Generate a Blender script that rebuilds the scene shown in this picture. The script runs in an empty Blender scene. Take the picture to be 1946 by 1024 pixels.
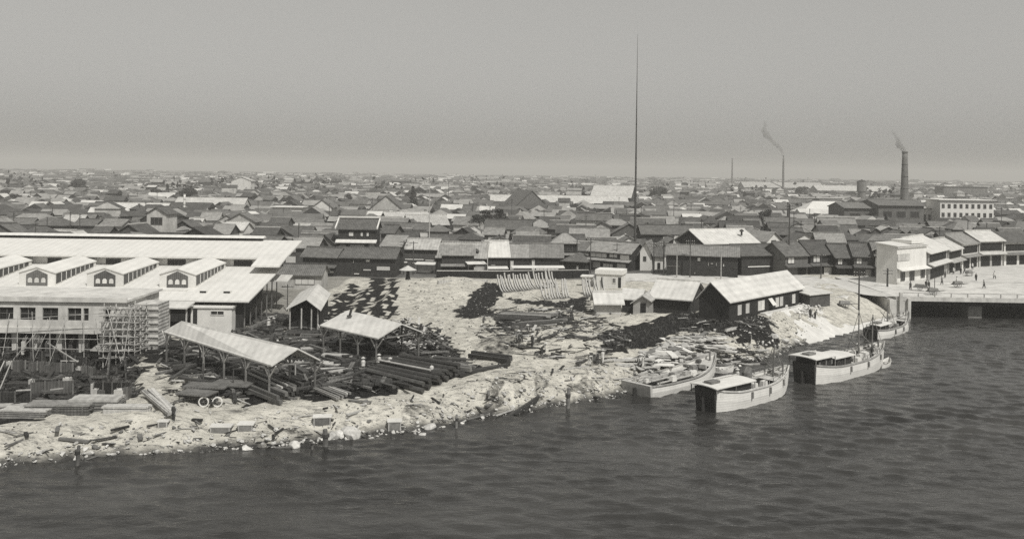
import bpy, bmesh, math, random
import numpy as np
from mathutils import Vector, Matrix

R = math.radians
sc = bpy.context.scene
COL = sc.collection

# ------------------------------------------------------------------ camera
H = 24.0            # metres above the yard
F = 1700.0          # focal length in photograph pixels (1946 wide)
CX, HY = 973.0, 327.0
ROLL = R(0.75)
cam_d = bpy.data.cameras.new("camera")
cam = bpy.data.objects.new("camera", cam_d)
COL.objects.link(cam)
cam_d.sensor_width = 36.0
cam_d.lens = 36.0 * F / 1946.0
cam_d.shift_y = -(512.0 - HY) / 1946.0
cam_d.clip_start, cam_d.clip_end = 1.0, 40000.0
cam.matrix_world = Matrix.Translation((0, 0, H)) @ Matrix.Rotation(R(90), 4, 'X') @ Matrix.Rotation(ROLL, 4, 'Z')
sc.camera = cam

# ------------------------------------------------------------------ sky and sun
SUN_EL, SUN_H = R(52), (0.52, -0.854)        # the sun stands behind the camera to the right
w = bpy.data.worlds.new("World"); sc.world = w
w.use_nodes = True
nt = w.node_tree; nt.nodes.clear()
sky = nt.nodes.new('ShaderNodeTexSky'); sky.sky_type = 'NISHITA'; sky.sun_disc = False
sky.sun_elevation = SUN_EL; sky.sun_rotation = math.atan2(SUN_H[0], SUN_H[1])
sky.air_density = 1.0; sky.dust_density = 4.0; sky.ozone_density = 1.0
bw = nt.nodes.new('ShaderNodeRGBToBW')
tint = nt.nodes.new('ShaderNodeMix'); tint.data_type = 'RGBA'; tint.blend_type = 'MULTIPLY'
tint.inputs[0].default_value = 1.0
tint.inputs[7].default_value = (1.0, 0.988, 0.945, 1)      # the warm grey of an old print
bg = nt.nodes.new('ShaderNodeBackground'); bg.inputs[1].default_value = 0.09
out = nt.nodes.new('ShaderNodeOutputWorld')
pw = nt.nodes.new('ShaderNodeMath'); pw.operation = 'POWER'; pw.inputs[1].default_value = .45       # compresses the sky's brightness range to flatten its gradient
sm_ = nt.nodes.new('ShaderNodeMath'); sm_.operation = 'MULTIPLY'; sm_.inputs[1].default_value = 3.1
nt.links.new(sky.outputs[0], bw.inputs[0]); nt.links.new(bw.outputs[0], pw.inputs[0]); nt.links.new(pw.outputs[0], sm_.inputs[0]); nt.links.new(sm_.outputs[0], tint.inputs[6])
nt.links.new(tint.outputs[2], bg.inputs[0]); nt.links.new(bg.outputs[0], out.inputs[0])

sun_d = bpy.data.lights.new("sun", 'SUN'); sun_d.energy = 4.0; sun_d.angle = R(0.5)
sun_d.color = (1.0, 0.975, 0.93)
sun = bpy.data.objects.new("sun", sun_d); COL.objects.link(sun)
sv = Vector((SUN_H[0] * math.cos(SUN_EL), SUN_H[1] * math.cos(SUN_EL), math.sin(SUN_EL)))
sun.rotation_euler = sv.to_track_quat('Z', 'Y').to_euler()

vs = sc.view_settings
vs.view_transform = 'Standard'; vs.look = 'None'; vs.gamma = 1.0; vs.use_curve_mapping = False
vs.exposure = -0.05
sc.cycles.volume_bounces = 0
sc.cycles.max_bounces = 6
sc.cycles.diffuse_bounces = 2
sc.cycles.glossy_bounces = 2
sc.cycles.use_denoising = False
sc.cycles.sample_clamp_direct = 4.0
sc.cycles.sample_clamp_indirect = 3.0

rnd = random.Random(5)

# ------------------------------------------------------------------ pixel -> place
def ray(px, py):
    dx, dy = px - CX, py - HY
    return (dx * math.cos(ROLL) + dy * math.sin(ROLL), -dx * math.sin(ROLL) + dy * math.cos(ROLL))
def at(px, py, z=0.0):
    rx, ry = ray(px, py)
    Y = F * (H - z) / max(ry, 0.5)
    return Vector((rx / F * Y, Y, z))
def zat(py, p):
    dxp = F * p[0] / p[1]
    dy = (py - HY - dxp * math.sin(ROLL)) / math.cos(ROLL)
    return H - p[1] * dy / F

# ------------------------------------------------------------------ terrain functions (numpy)
def _hash(ix, iy, s):
    n = (ix * 374761393 + iy * 668265263 + s * 1442695041) & 0x7fffffff
    n = ((n ^ (n >> 13)) * 1274126177) & 0x7fffffff
    return ((n ^ (n >> 16)) & 0xffff) / 65535.0
def vnoise(x, y, sc_, s=0):
    x = np.asarray(x, float) / sc_; y = np.asarray(y, float) / sc_
    ix = np.floor(x).astype(np.int64); iy = np.floor(y).astype(np.int64)
    fx = x - ix; fy = y - iy
    fx = fx * fx * (3 - 2 * fx); fy = fy * fy * (3 - 2 * fy)
    a = _hash(ix, iy, s); b = _hash(ix + 1, iy, s); c = _hash(ix, iy + 1, s); d = _hash(ix + 1, iy + 1, s)
    return (a * (1 - fx) + b * fx) * (1 - fy) + (c * (1 - fx) + d * fx) * fy
def sstep(a, b, x):
    t = np.clip((np.asarray(x, float) - a) / (b - a), 0, 1)
    return t * t * (3 - 2 * t)
def inpoly(x, y, poly):
    x = np.asarray(x, float); y = np.asarray(y, float)
    r = np.zeros(x.shape, bool)
    n = len(poly); j = n - 1
    for i in range(n):
        xi, yi = poly[i]; xj, yj = poly[j]
        if yi != yj:
            c = ((yi > y) != (yj > y)) & (x < (xj - xi) * (y - yi) / (yj - yi) + xi)
            r ^= c
        j = i
    return r
def segdist(x, y, pts):
    x = np.asarray(x, float); y = np.asarray(y, float)
    d = np.full(x.shape, 1e9)
    for (ax, ay), (bx, by) in zip(pts[:-1], pts[1:]):
        vx, vy = bx - ax, by - ay
        L = vx * vx + vy * vy + 1e-9
        t = np.clip(((x - ax) * vx + (y - ay) * vy) / L, 0, 1)
        d = np.minimum(d, np.hypot(x - ax - t * vx, y - ay - t * vy))
    return d

WZ = -2.0
shore_px = [(-500, 925), (-200, 900), (0, 886), (70, 879), (150, 871), (250, 863), (350, 858), (460, 852), (500, 850), (560, 845),
            (620, 838), (690, 830), (760, 824), (830, 812), (900, 794), (1000, 781), (1080, 766), (1150, 755),
            (1215, 742), (1290, 722), (1350, 700), (1400, 692), (1450, 684), (1490, 668), (1515, 656), (1537, 653), (1690, 610), (1712, 604)]
SHORE = [tuple(at(px, py, WZ)[:2]) for px, py in shore_px]
ab = SHORE[-1]                                 # the abutment's corner
BR_Y0, BR_Y1 = ab[1], ab[1] + 24.0
SHORE += [(ab[0] + 1.2, BR_Y1), (ab[0] + 300, BR_Y1 + 8)]
LAND = SHORE + [(9000, BR_Y1 + 8), (9000, 14000), (-14000, 14000), (-14000, SHORE[0][1]), ]
REV = [SHORE[25], SHORE[26], SHORE[27]]

def px_poly(pts, z=0.0):
    return [tuple(at(px, py, z)[:2]) for px, py in pts]

PIT = px_poly([(-300, 668), (236, 676), (268, 694), (262, 752), (205, 757), (140, 768), (90, 788), (-300, 800)])
# mounds: px, py, rx, ry, height (m)
MOUNDS = [(820, 555, 9, 11, 1.6), (880, 545, 8, 8, 1.2), (760, 548, 4, 10, 0.8), (1055, 662, 7, 4, .9), (1030, 640, 8, 3, .7), (950, 665, 5, 3, 1.6),
          (940, 735, 3.2, 1.6, 1.3), (1020, 722, 2.5, 1.4, .7), (1110, 712, 3, 1.6, .8), (1120, 670, 5, 3, 1.0), 
          (840, 760, 3, 1.5, .8), (780, 770, 3, 1.4, .7), (700, 770, 3, 1.2, .5), (380, 818, 3, 1, .6), (545, 800, 2.5, .9, .5), (310, 790, 3, 1, .4),
          (500, 590, 6, 5, 1.0), (540, 575, 4, 4, 1.0), (640, 575, 1.2, 8, .8), (690, 570, 1.1, 9, .9), (735, 575, 1.1, 8, .9), (665, 545, 1.2, 6, .8), (250, 640, 4, 4, .5),
          (1235, 612, 6, 2.2, .7), (990, 690, 4, 1.6, .9)]
MOUNDS = [(at(a, b)[0], at(a, b)[1], c, d, e) for a, b, c, d, e in MOUNDS]

def shore_dist(x, y):
    d = segdist(x, y, SHORE)
    return np.where(inpoly(x, y, LAND), d, -d)
def gz(x, y, fine=True):
    x = np.asarray(x, float); y = np.asarray(y, float)
    d = shore_dist(x, y)
    n = vnoise(x, y, 3.1, 1)
    wob = (n - .5) * 2.0 * np.clip(1 - (x - 30) / 7, 0, 1) + (vnoise(x, y, 1.1, 14) - .5) * 1.0 * np.clip(1 - (x - 30) / 7, 0, 1)
    rise = 1.5 * sstep(6, 44, x) * sstep(121, 139, y) * (1 - .6 * sstep(260, 500, y))
    rise = rise + .36 * sstep(48, 62, x) * sstep(121, 139, y) * (y < 215)
    wid = 4.5 + 3.5 * np.clip((20 - np.abs(x + 10)) / 30, 0, 1)
    t = np.clip((d + wob) / np.where(x > 42, 7.0, wid), 0, 1)
    z = WZ + (2.0 + rise) * np.where(x > 42, t, t * (1.35 - .35 * t))
    z = np.where(d < 0, np.minimum(z, WZ - 2.5 * np.clip(-d / 4, 0, 1) + np.clip(wob, 0, 1) * .25), z)
    near = np.clip((d - 1) / 5, 0, 1) * (1 - sstep(185, 215, y))
    m = np.zeros(x.shape)
    for mx, my, a, b, h in MOUNDS:
        m = m + h * np.exp(-((x - mx) / a) ** 2 - ((y - my) / b) ** 2)
    z = z + m * np.clip(d / 2, 0, 1)
    z = z + near * ((vnoise(x, y, 9, 2) - .5) * .5 + (vnoise(x, y, 2.3, 3) - .5) * .35 + (vnoise(x, y, .9, 4) - .5) * .22 + (vnoise(x, y, 5, 6) - .5) * .4 * sstep(98, 106, y) * (1 - sstep(38, 44, x)))
    pd = segdist(x, y, PIT + PIT[:1])
    pit = inpoly(x, y, PIT) & (y < 118)
    z = np.where(pit, z - 1.8 * np.clip(pd / 1.6, 0, 1), z)
    return z
def g1(x, y):
    return float(gz(np.array([x]), np.array([y]))[0])
def P(px, py):
    z = 0.0
    for _ in range(6):
        p = at(px, py, z); z = z * .4 + .6 * g1(p.x, p.y)
    p = at(px, py, z); p.z = g1(p.x, p.y)
    return p

# ------------------------------------------------------------------ materials (all warm grey, like the print)
TINT = (1.0, 0.985, 0.935)
def gcol(v):
    return (v * TINT[0], v * TINT[1], v * TINT[2], 1)
MATS = {}
def mat(name, v, rough=.85, amt=.25, scale=1.5, bump=.0, stripes=None, rnd_amt=.0, spec=.3, dirt=0.0, bscale=None):
    """grey surface: value v, noise of +-amt, optional stripes (axis, per-metre, depth) and per-object variation"""
    if name in MATS: return MATS[name]
    m = bpy.data.materials.new(name); m.use_nodes = True
    n = m.node_tree; N = n.nodes; L = n.links
    b = N['Principled BSDF']; b.inputs['Roughness'].default_value = rough
    b.inputs['Specular IOR Level'].default_value = spec
    tc = N.new('ShaderNodeTexCoord')
    no = N.new('ShaderNodeTexNoise'); no.inputs['Scale'].default_value = scale; no.inputs['Detail'].default_value = 6
    no.inputs['Roughness'].default_value = .65
    L.new(tc.outputs['Object'], no.inputs['Vector'])
    cr = N.new('ShaderNodeValToRGB')
    cr.color_ramp.elements[0].position = .3; cr.color_ramp.elements[1].position = .7
    cr.color_ramp.elements[0].color = gcol(v * (1 - amt)); cr.color_ramp.elements[1].color = gcol(v * (1 + amt))
    L.new(no.outputs['Fac'], cr.inputs[0])
    col = cr.outputs[0]
    hgt = no.outputs['Fac']
    if dirt:
        n2 = N.new('ShaderNodeTexNoise'); n2.inputs['Scale'].default_value = .35; n2.inputs['Detail'].default_value = 8
        n2.inputs['Roughness'].default_value = .75
        mp = N.new('ShaderNodeMapping'); mp.inputs['Scale'].default_value = (1, 1, .3); mp.inputs['Location'].default_value = (3.1, 7.7, 1.3)
        L.new(tc.outputs['Object'], mp.inputs[0]); L.new(mp.outputs[0], n2.inputs['Vector'])
        r2 = N.new('ShaderNodeValToRGB'); r2.color_ramp.elements[0].position = .42; r2.color_ramp.elements[1].position = .66
        r2.color_ramp.elements[0].color = (1, 1, 1, 1); r2.color_ramp.elements[1].color = (1 - dirt, 1 - dirt, 1 - dirt, 1)
        L.new(n2.outputs['Fac'], r2.inputs[0])
        mm = N.new('ShaderNodeMix'); mm.data_type = 'RGBA'; mm.blend_type = 'MULTIPLY'; mm.inputs[0].default_value = 1
        L.new(col, mm.inputs[6]); L.new(r2.outputs[0], mm.inputs[7]); col = mm.outputs[2]
    if stripes:
        ax, per, dep = stripes
        wv = N.new('ShaderNodeTexWave'); wv.wave_type = 'BANDS'; wv.bands_direction = ax; wv.wave_profile = 'SAW' if dep < 0 else 'SIN'
        wv.inputs['Scale'].default_value = per * math.pi / 10 ; wv.inputs['Distortion'].default_value = .3
        L.new(tc.outputs['Object'], wv.inputs['Vector'])
        mr = N.new('ShaderNodeMapRange'); mr.inputs['To Min'].default_value = 1 - abs(dep); mr.inputs['To Max'].default_value = 1
        L.new(wv.outputs['Fac'], mr.inputs['Value'])
        mm = N.new('ShaderNodeMix'); mm.data_type = 'RGBA'; mm.blend_type = 'MULTIPLY'; mm.inputs[0].default_value = 1
        L.new(col, mm.inputs[6]); L.new(mr.outputs[0], mm.inputs[7]); col = mm.outputs[2]
        hgt = wv.outputs['Fac']
    if rnd_amt:
        oi = N.new('ShaderNodeObjectInfo')
        mr = N.new('ShaderNodeMapRange'); mr.inputs['To Min'].default_value = 1 - rnd_amt; mr.inputs['To Max'].default_value = 1 + rnd_amt
        L.new(oi.outputs['Random'], mr.inputs['Value'])
        mm = N.new('ShaderNodeMix'); mm.data_type = 'RGBA'; mm.blend_type = 'MULTIPLY'; mm.inputs[0].default_value = 1
        L.new(col, mm.inputs[6]); L.new(mr.outputs[0], mm.inputs[7]); col = mm.outputs[2]
    L.new(col, b.inputs['Base Color'])
    if bump:
        bp = N.new('ShaderNodeBump'); bp.inputs['Strength'].default_value = bump; bp.inputs['Distance'].default_value = .08
        L.new(hgt, bp.inputs['Height']); L.new(bp.outputs[0], b.inputs['Normal'])
    MATS[name] = m
    return m

M_white_roof = mat('white_roof', .60, .8, .05, .5, stripes=('X', .8, .07), dirt=.10)
M_sheet_roof = mat('sheet_roof', .56, .75, .12, .6, stripes=('X', 1.1, .09), dirt=.2)
M_grey_roof = mat('grey_roof', .34, .85, .25, .8, stripes=('X', 1.6, .16), dirt=.3, bump=.3)
M_wood_roof = mat('wood_roof', .42, .85, .25, .8, stripes=('X', 1.2, .14), dirt=.25)
M_tile_dark = mat('dark_tile', .095, .8, .3, 1.2, stripes=('X', 2.6, .35), rnd_amt=.3, bump=.5, dirt=.3)
M_tile_mid = mat('grey_tile', .15, .8, .3, 1.2, stripes=('X', 2.6, .3), rnd_amt=.3, bump=.5, dirt=.3)
M_tile_pale = mat('pale_tile', .25, .8, .25, 1.2, stripes=('X', 2.6, .2), rnd_amt=.25, bump=.4, dirt=.3)
M_tin = mat('pale_tin', .46, .7, .2, .9, stripes=('X', 1.4, .12), rnd_amt=.2, dirt=.25)
M_white = mat('white_plaster', .64, .85, .08, .8, rnd_amt=.06, dirt=.16)
M_cream = mat('weathered_plaster', .42, .85, .2, .8, rnd_amt=.2, dirt=.35)
M_conc = mat('concrete', .54, .85, .18, .7, dirt=.3, bump=.2)
M_dwood = mat('dark_boards', .035, .8, .4, 1.0, stripes=('X', 3.2, .35), rnd_amt=.2)
M_mwood = mat('brown_boards', .11, .85, .35, 1.0, stripes=('X', 3.2, .3), rnd_amt=.35)
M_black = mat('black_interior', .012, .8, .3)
M_pane = mat('dark_glass', .03, .25, .3, spec=.5)
M_paper = mat('paper_screen', .55, .7, .12, rnd_amt=.2)
M_timber = mat('pale_timber', .40, .85, .3, 2.5, stripes=('Y', 2.0, .15), rnd_amt=.3)
M_oldwood = mat('old_timber', .15, .9, .4, 2.0, rnd_amt=.4)
M_rail = mat('dark_steel', .045, .55, .4, 2.0, rnd_amt=.4)
M_hull = mat('pale_hull', .70, .7, .08, .9, stripes=('Z', 3.6, .14), dirt=.15)
M_darkhull = mat('tarred_hull', .03, .6, .3, 1)
M_deck = mat('pale_deck', .48, .8, .2, 2, stripes=('X', 3, .15), dirt=.2)
M_canvas = mat('canvas', .58, .8, .1, 1, dirt=.12)
M_stone = mat('pale_stone', .44, .9, .3, 2.5, rnd_amt=.2, bump=.3)
M_brick = mat('chimney_brick', .16, .85, .25, .5, dirt=.3)
M_skin = mat('skin', .30, .6, .1); M_cloth_d = mat('dark_cloth', .05, .9, .3); M_cloth_w = mat('white_cloth', .55, .9, .15)
M_straw = mat('straw_hat', .45, .9, .15)
M_pole = mat('creosoted_pole', .06, .85, .4, 3)
M_leaf = mat('leaf', .055, .8, .5, .6, rnd_amt=.2)
M_bark = mat('bark', .09, .9, .3, 3)

# ------------------------------------------------------------------ mesh builder
class MB:
    def __init__(s): s.v = []; s.f = []
    def quad(s, a, b, c, d): i = len(s.v); s.v += [tuple(a), tuple(b), tuple(c), tuple(d)]; s.f.append((i, i + 1, i + 2, i + 3)); return s
    def poly(s, pts): i = len(s.v); s.v += [tuple(p) for p in pts]; s.f.append(tuple(range(i, i + len(pts)))); return s
    def hexa(s, lo, hi):
        """two rings of n corners, bottom and top"""
        n = len(lo); i = len(s.v); s.v += [tuple(p) for p in lo] + [tuple(p) for p in hi]
        s.f.append(tuple(i + k for k in range(n))[::-1]); s.f.append(tuple(i + n + k for k in range(n)))
        for k in range(n):
            j = (k + 1) % n; s.f.append((i + k, i + j, i + n + j, i + n + k))
        return s
    def box(s, x0, x1, y0, y1, z0, z1):
        return s.hexa([(x0, y0, z0), (x1, y0, z0), (x1, y1, z0), (x0, y1, z0)], [(x0, y0, z1), (x1, y0, z1), (x1, y1, z1), (x0, y1, z1)])
    def prism_x(s, prof, x0, x1):
        """profile of (y,z) points swept along x"""
        return s.hexa([(x0, y, z) for y, z in prof], [(x1, y, z) for y, z in prof])
    def prism_y(s, prof, y0, y1):
        return s.hexa([(x, y0, z) for x, z in prof], [(x, y1, z) for x, z in prof])
    def bar(s, a, b, w=.1, h=None):
        a = Vector(a); b = Vector(b); d = (b - a); L = d.length
        if L < 1e-6: return s
        d.normalize(); u = d.cross(Vector((0, 0, 1)))
        if u.length < 1e-3: u = Vector((1, 0, 0))
        u.normalize(); n = u.cross(d); h = h or w
        c = [u * (sx * w / 2) + n * (sy * h / 2) for sx, sy in ((-1, -1), (1, -1), (1, 1), (-1, 1))]
        return s.hexa([a + q for q in c], [b + q for q in c])
    def tube(s, pts, r, n=8):
        pts = [Vector(p) for p in pts]
        rs = r if isinstance(r, (list, tuple)) else [r] * len(pts)
        base = len(s.v)
        for k, p in enumerate(pts):
            d = (pts[min(k + 1, len(pts) - 1)] - pts[max(k - 1, 0)]).normalized()
            u = d.cross(Vector((0, 1, .01))); 
            if u.length < 1e-2: u = d.cross(Vector((1, 0, 0)))
            u.normalize(); q = d.cross(u)
            for j in range(n):
                a = 2 * math.pi * j / n
                s.v.append(tuple(p + (u * math.cos(a) + q * math.sin(a)) * rs[k]))
        for k in range(len(pts) - 1):
            for j in range(n):
                j2 = (j + 1) % n
                s.f.append((base + k * n + j, base + k * n + j2, base + (k + 1) * n + j2, base + (k + 1) * n + j))
        s.f.append(tuple(base + j for j in range(n))[::-1]); s.f.append(tuple(base + (len(pts) - 1) * n + j for j in range(n)))
        return s
    def mesh(s, name):
        me = bpy.data.meshes.new(name); me.from_pydata(s.v, [], s.f)
        bm = bmesh.new(); bm.from_mesh(me); bmesh.ops.recalc_face_normals(bm, faces=bm.faces); bm.to_mesh(me); bm.free()
        return me
    def build(s, name, m, parent=None, loc=None, rotz=0, smooth=False):
        me = s.mesh(name)
        me.materials.append(m)
        if smooth: me.polygons.foreach_set('use_smooth', [True] * len(me.polygons))
        o = bpy.data.objects.new(name, me); COL.objects.link(o)
        if parent: o.parent = parent
        if loc is not None: o.location = loc; o.rotation_euler = (0, 0, rotz)
        return o

def tag(o, label, cat=None, group=None, kind=None):
    o['label'] = label
    if cat: o['category'] = cat
    if group: o['group'] = group
    if kind: o['kind'] = kind
    return o
def thing(name, label, cat, loc=(0, 0, 0), rotz=0, group=None):
    o = bpy.data.objects.new(name, None); COL.objects.link(o)
    o.empty_display_size = .5
    o.location = loc; o.rotation_euler = (0, 0, rotz)
    return tag(o, label, cat, group)
def copy_tree(o, parent=None):
    c = o.copy(); COL.objects.link(c); c.parent = parent
    for ch in list(o.children): copy_tree(ch, c)
    return c

# ------------------------------------------------------------------ houses
FOOT = []          # footprints already taken: (cx, cy, half_len, half_depth, yaw)
def claim(cx, cy, hl, hd, yaw=0, pad=.6): FOOT.append((cx, cy, hl + pad, hd + pad, yaw))
def is_free(cx, cy, r_l, r_d, yaw):
    c, s = math.cos(yaw), math.sin(yaw)
    pts = [(cx + c * a * r_l - s * b * r_d, cy + s * a * r_l + c * b * r_d) for a in (-1, -.33, .33, 1) for b in (-1, 0, 1)]
    for fx, fy, hl, hd, fy_ in FOOT:
        if abs(fx - cx) > hl + hd + r_l + r_d or abs(fy - cy) > hl + hd + r_l + r_d: continue
        fc, fs = math.cos(fy_), math.sin(fy_)
        for x, y in pts:
            dx, dy = x - fx, y - fy
            if abs(dx * fc + dy * fs) < hl and abs(-dx * fs + dy * fc) < hd: return False
        for a in (-1, 0, 1):
            for b in (-1, 1):
                x = fx + fc * a * hl - fs * b * hd - cx; y = fy + fs * a * hl + fc * b * hd - cy
                if abs(x * c + y * s) < r_l and abs(-x * s + y * c) < r_d: return False
    return True

def gable_wall(L, D, h, rise, across=False):
    m = MB()
    if not across: m.prism_x([(0, -1.0), (D, -1.0), (D, h), (D / 2, h + rise), (0, h)], -L / 2, L / 2)
    else: m.prism_y([(-L / 2, -1.0), (L / 2, -1.0), (L / 2, h), (0, h + rise), (-L / 2, h)], 0, D)
    return m
def gable_roof(L, D, h, rise, oh=.6, t=.22, ohx=.5, across=False):
    if across:
        s = rise / (L / 2); w_ = L / 2
        pr = [(-w_ - oh, h - s * oh), (0, h + rise), (w_ + oh, h - s * oh), (w_ + oh, h - s * oh + t), (0, h + rise + t), (-w_ - oh, h - s * oh + t)]
        m = MB(); m.prism_y([(x, z + .01) for x, z in pr[:2] + [(0, h + rise + t), pr[5]]], -ohx, D + ohx)
        m.prism_y([(x, z + .01) for x, z in [(0, h + rise), pr[2], pr[3], (0, h + rise + t)]], -ohx, D + ohx)
        return m
    s = rise / (D / 2)
    m = MB()
    a = [(-oh, h - s * oh + .01), (D / 2, h + rise + .01), (D / 2, h + rise + t), (-oh, h - s * oh + t)]
    b = [(D / 2, h + rise + .01), (D + oh, h - s * oh + .01), (D + oh, h - s * oh + t), (D / 2, h + rise + t)]
    m.prism_x(a, -L / 2 - ohx, L / 2 + ohx); m.prism_x(b, -L / 2 - ohx, L / 2 + ohx)
    return m
def hip_roof(L, D, h, rise, oh=.7, t=.2):
    x0, x1, y0, y1 = -L / 2 - oh, L / 2 + oh, -oh, D + oh
    m = MB()
    if L >= D: r0, r1 = (-L / 2 + D * .42, D / 2), (L / 2 - D * .42, D / 2)
    else: r0, r1 = (0, L * .42), (0, D - L * .42)
    z0 = h - rise * .12; z1 = z0 + t; zr = h + rise + t
    b = [(x0, y0, z0), (x1, y0, z0), (x1, y1, z0), (x0, y1, z0)]
    e = [(x0, y0, z1), (x1, y0, z1), (x1, y1, z1), (x0, y1, z1)]
    m.v += b + e + [(r0[0], r0[1], zr), (r1[0], r1[1], zr)]
    m.f += [(3, 2, 1, 0), (0, 1, 5, 4), (1, 2, 6, 5), (2, 3, 7, 6), (3, 0, 4, 7)]
    if L >= D: m.f += [(4, 5, 9, 8), (5, 6, 9), (6, 7, 8, 9), (7, 4, 8)]
    else: m.f += [(4, 5, 8), (5, 6, 9, 8), (6, 7, 9), (7, 4, 8, 9)]
    return m

def window(root, x0, x1, z0, z1, y=0.0, pane=None, frame=None, bars=1, name='window', side=None, L=0, D=0):
    """frame with a pane set in it, on the front wall (or on a gable end when side is -1 / 1)"""
    t = .09
    m = MB(); p = MB()
    def put(mb, a, b, c, d, e, f):
        if side is None: mb.box(a, b, y - f, y - e, c, d)
        elif side > 0: mb.box(L / 2 + e, L / 2 + f, a, b, c, d)
        else: mb.box(-L / 2 - f, -L / 2 - e, a, b, c, d)
    put(m, x0, x1, z0, z0 + t, .003, .10); put(m, x0, x1, z1 - t, z1, .003, .10)
    put(m, x0, x0 + t, z0 + t + .001, z1 - t - .001, .003, .10); put(m, x1 - t, x1, z0 + t + .001, z1 - t - .001, .003, .10)
    for k in range(bars):
        xc = x0 + (x1 - x0) * (k + 1) / (bars + 1)
        put(m, xc - .03, xc + .03, z0 + t + .001, z1 - t - .001, .05, .09)
    o = m.build(name, frame or M_oldwood, root)
    put(p, x0 + t + .002, x1 - t - .002, z0 + t + .002, z1 - t - .002, .004, .04)
    p.build('pane', pane or M_pane, o)
    return o
# ================================================================== SETTING
# --- ground, one sheet to the horizon
def axis(stops):
    v = []
    for a, b, st in stops:
        n = max(1, int(round((b - a) / st))); v += [a + (b - a) * k / n for k in range(n)]
    v.append(stops[-1][1]); return np.array(v)
gx = axis([(-9000, -2000, 900), (-2000, -400, 130), (-400, -130, 12), (-130, -72, 1.2), (-72, 62, .62), (62, 110, 1.2), (110, 400, 12), (400, 2000, 130), (2000, 9000, 900)])
gy = axis([(40, 72, 3), (72, 152, .62), (152, 225, 1.6), (225, 420, 9), (420, 1500, 60), (1500, 13000, 900)])
XX, YY = np.meshgrid(gx, gy)
ZZ = gz(XX, YY)
nx, ny = len(gx), len(gy)
co = np.stack([XX, YY, ZZ], -1).reshape(-1, 3)
idx = np.arange(nx * ny).reshape(ny, nx)
q = np.stack([idx[:-1, :-1], idx[:-1, 1:], idx[1:, 1:], idx[1:, :-1]], -1).reshape(-1, 4)
me = bpy.data.meshes.new('ground')
me.vertices.add(len(co)); me.vertices.foreach_set('co', co.ravel())
me.loops.add(q.size); me.loops.foreach_set('vertex_index', q.ravel().astype(np.int32))
me.polygons.add(len(q)); me.polygons.foreach_set('loop_start', np.arange(0, q.size, 4, dtype=np.int32))
me.polygons.foreach_set('loop_total', np.full(len(q), 4, np.int32)); me.update(calc_edges=True)
me.polygons.foreach_set('use_smooth', np.ones(len(q), bool))

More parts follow.
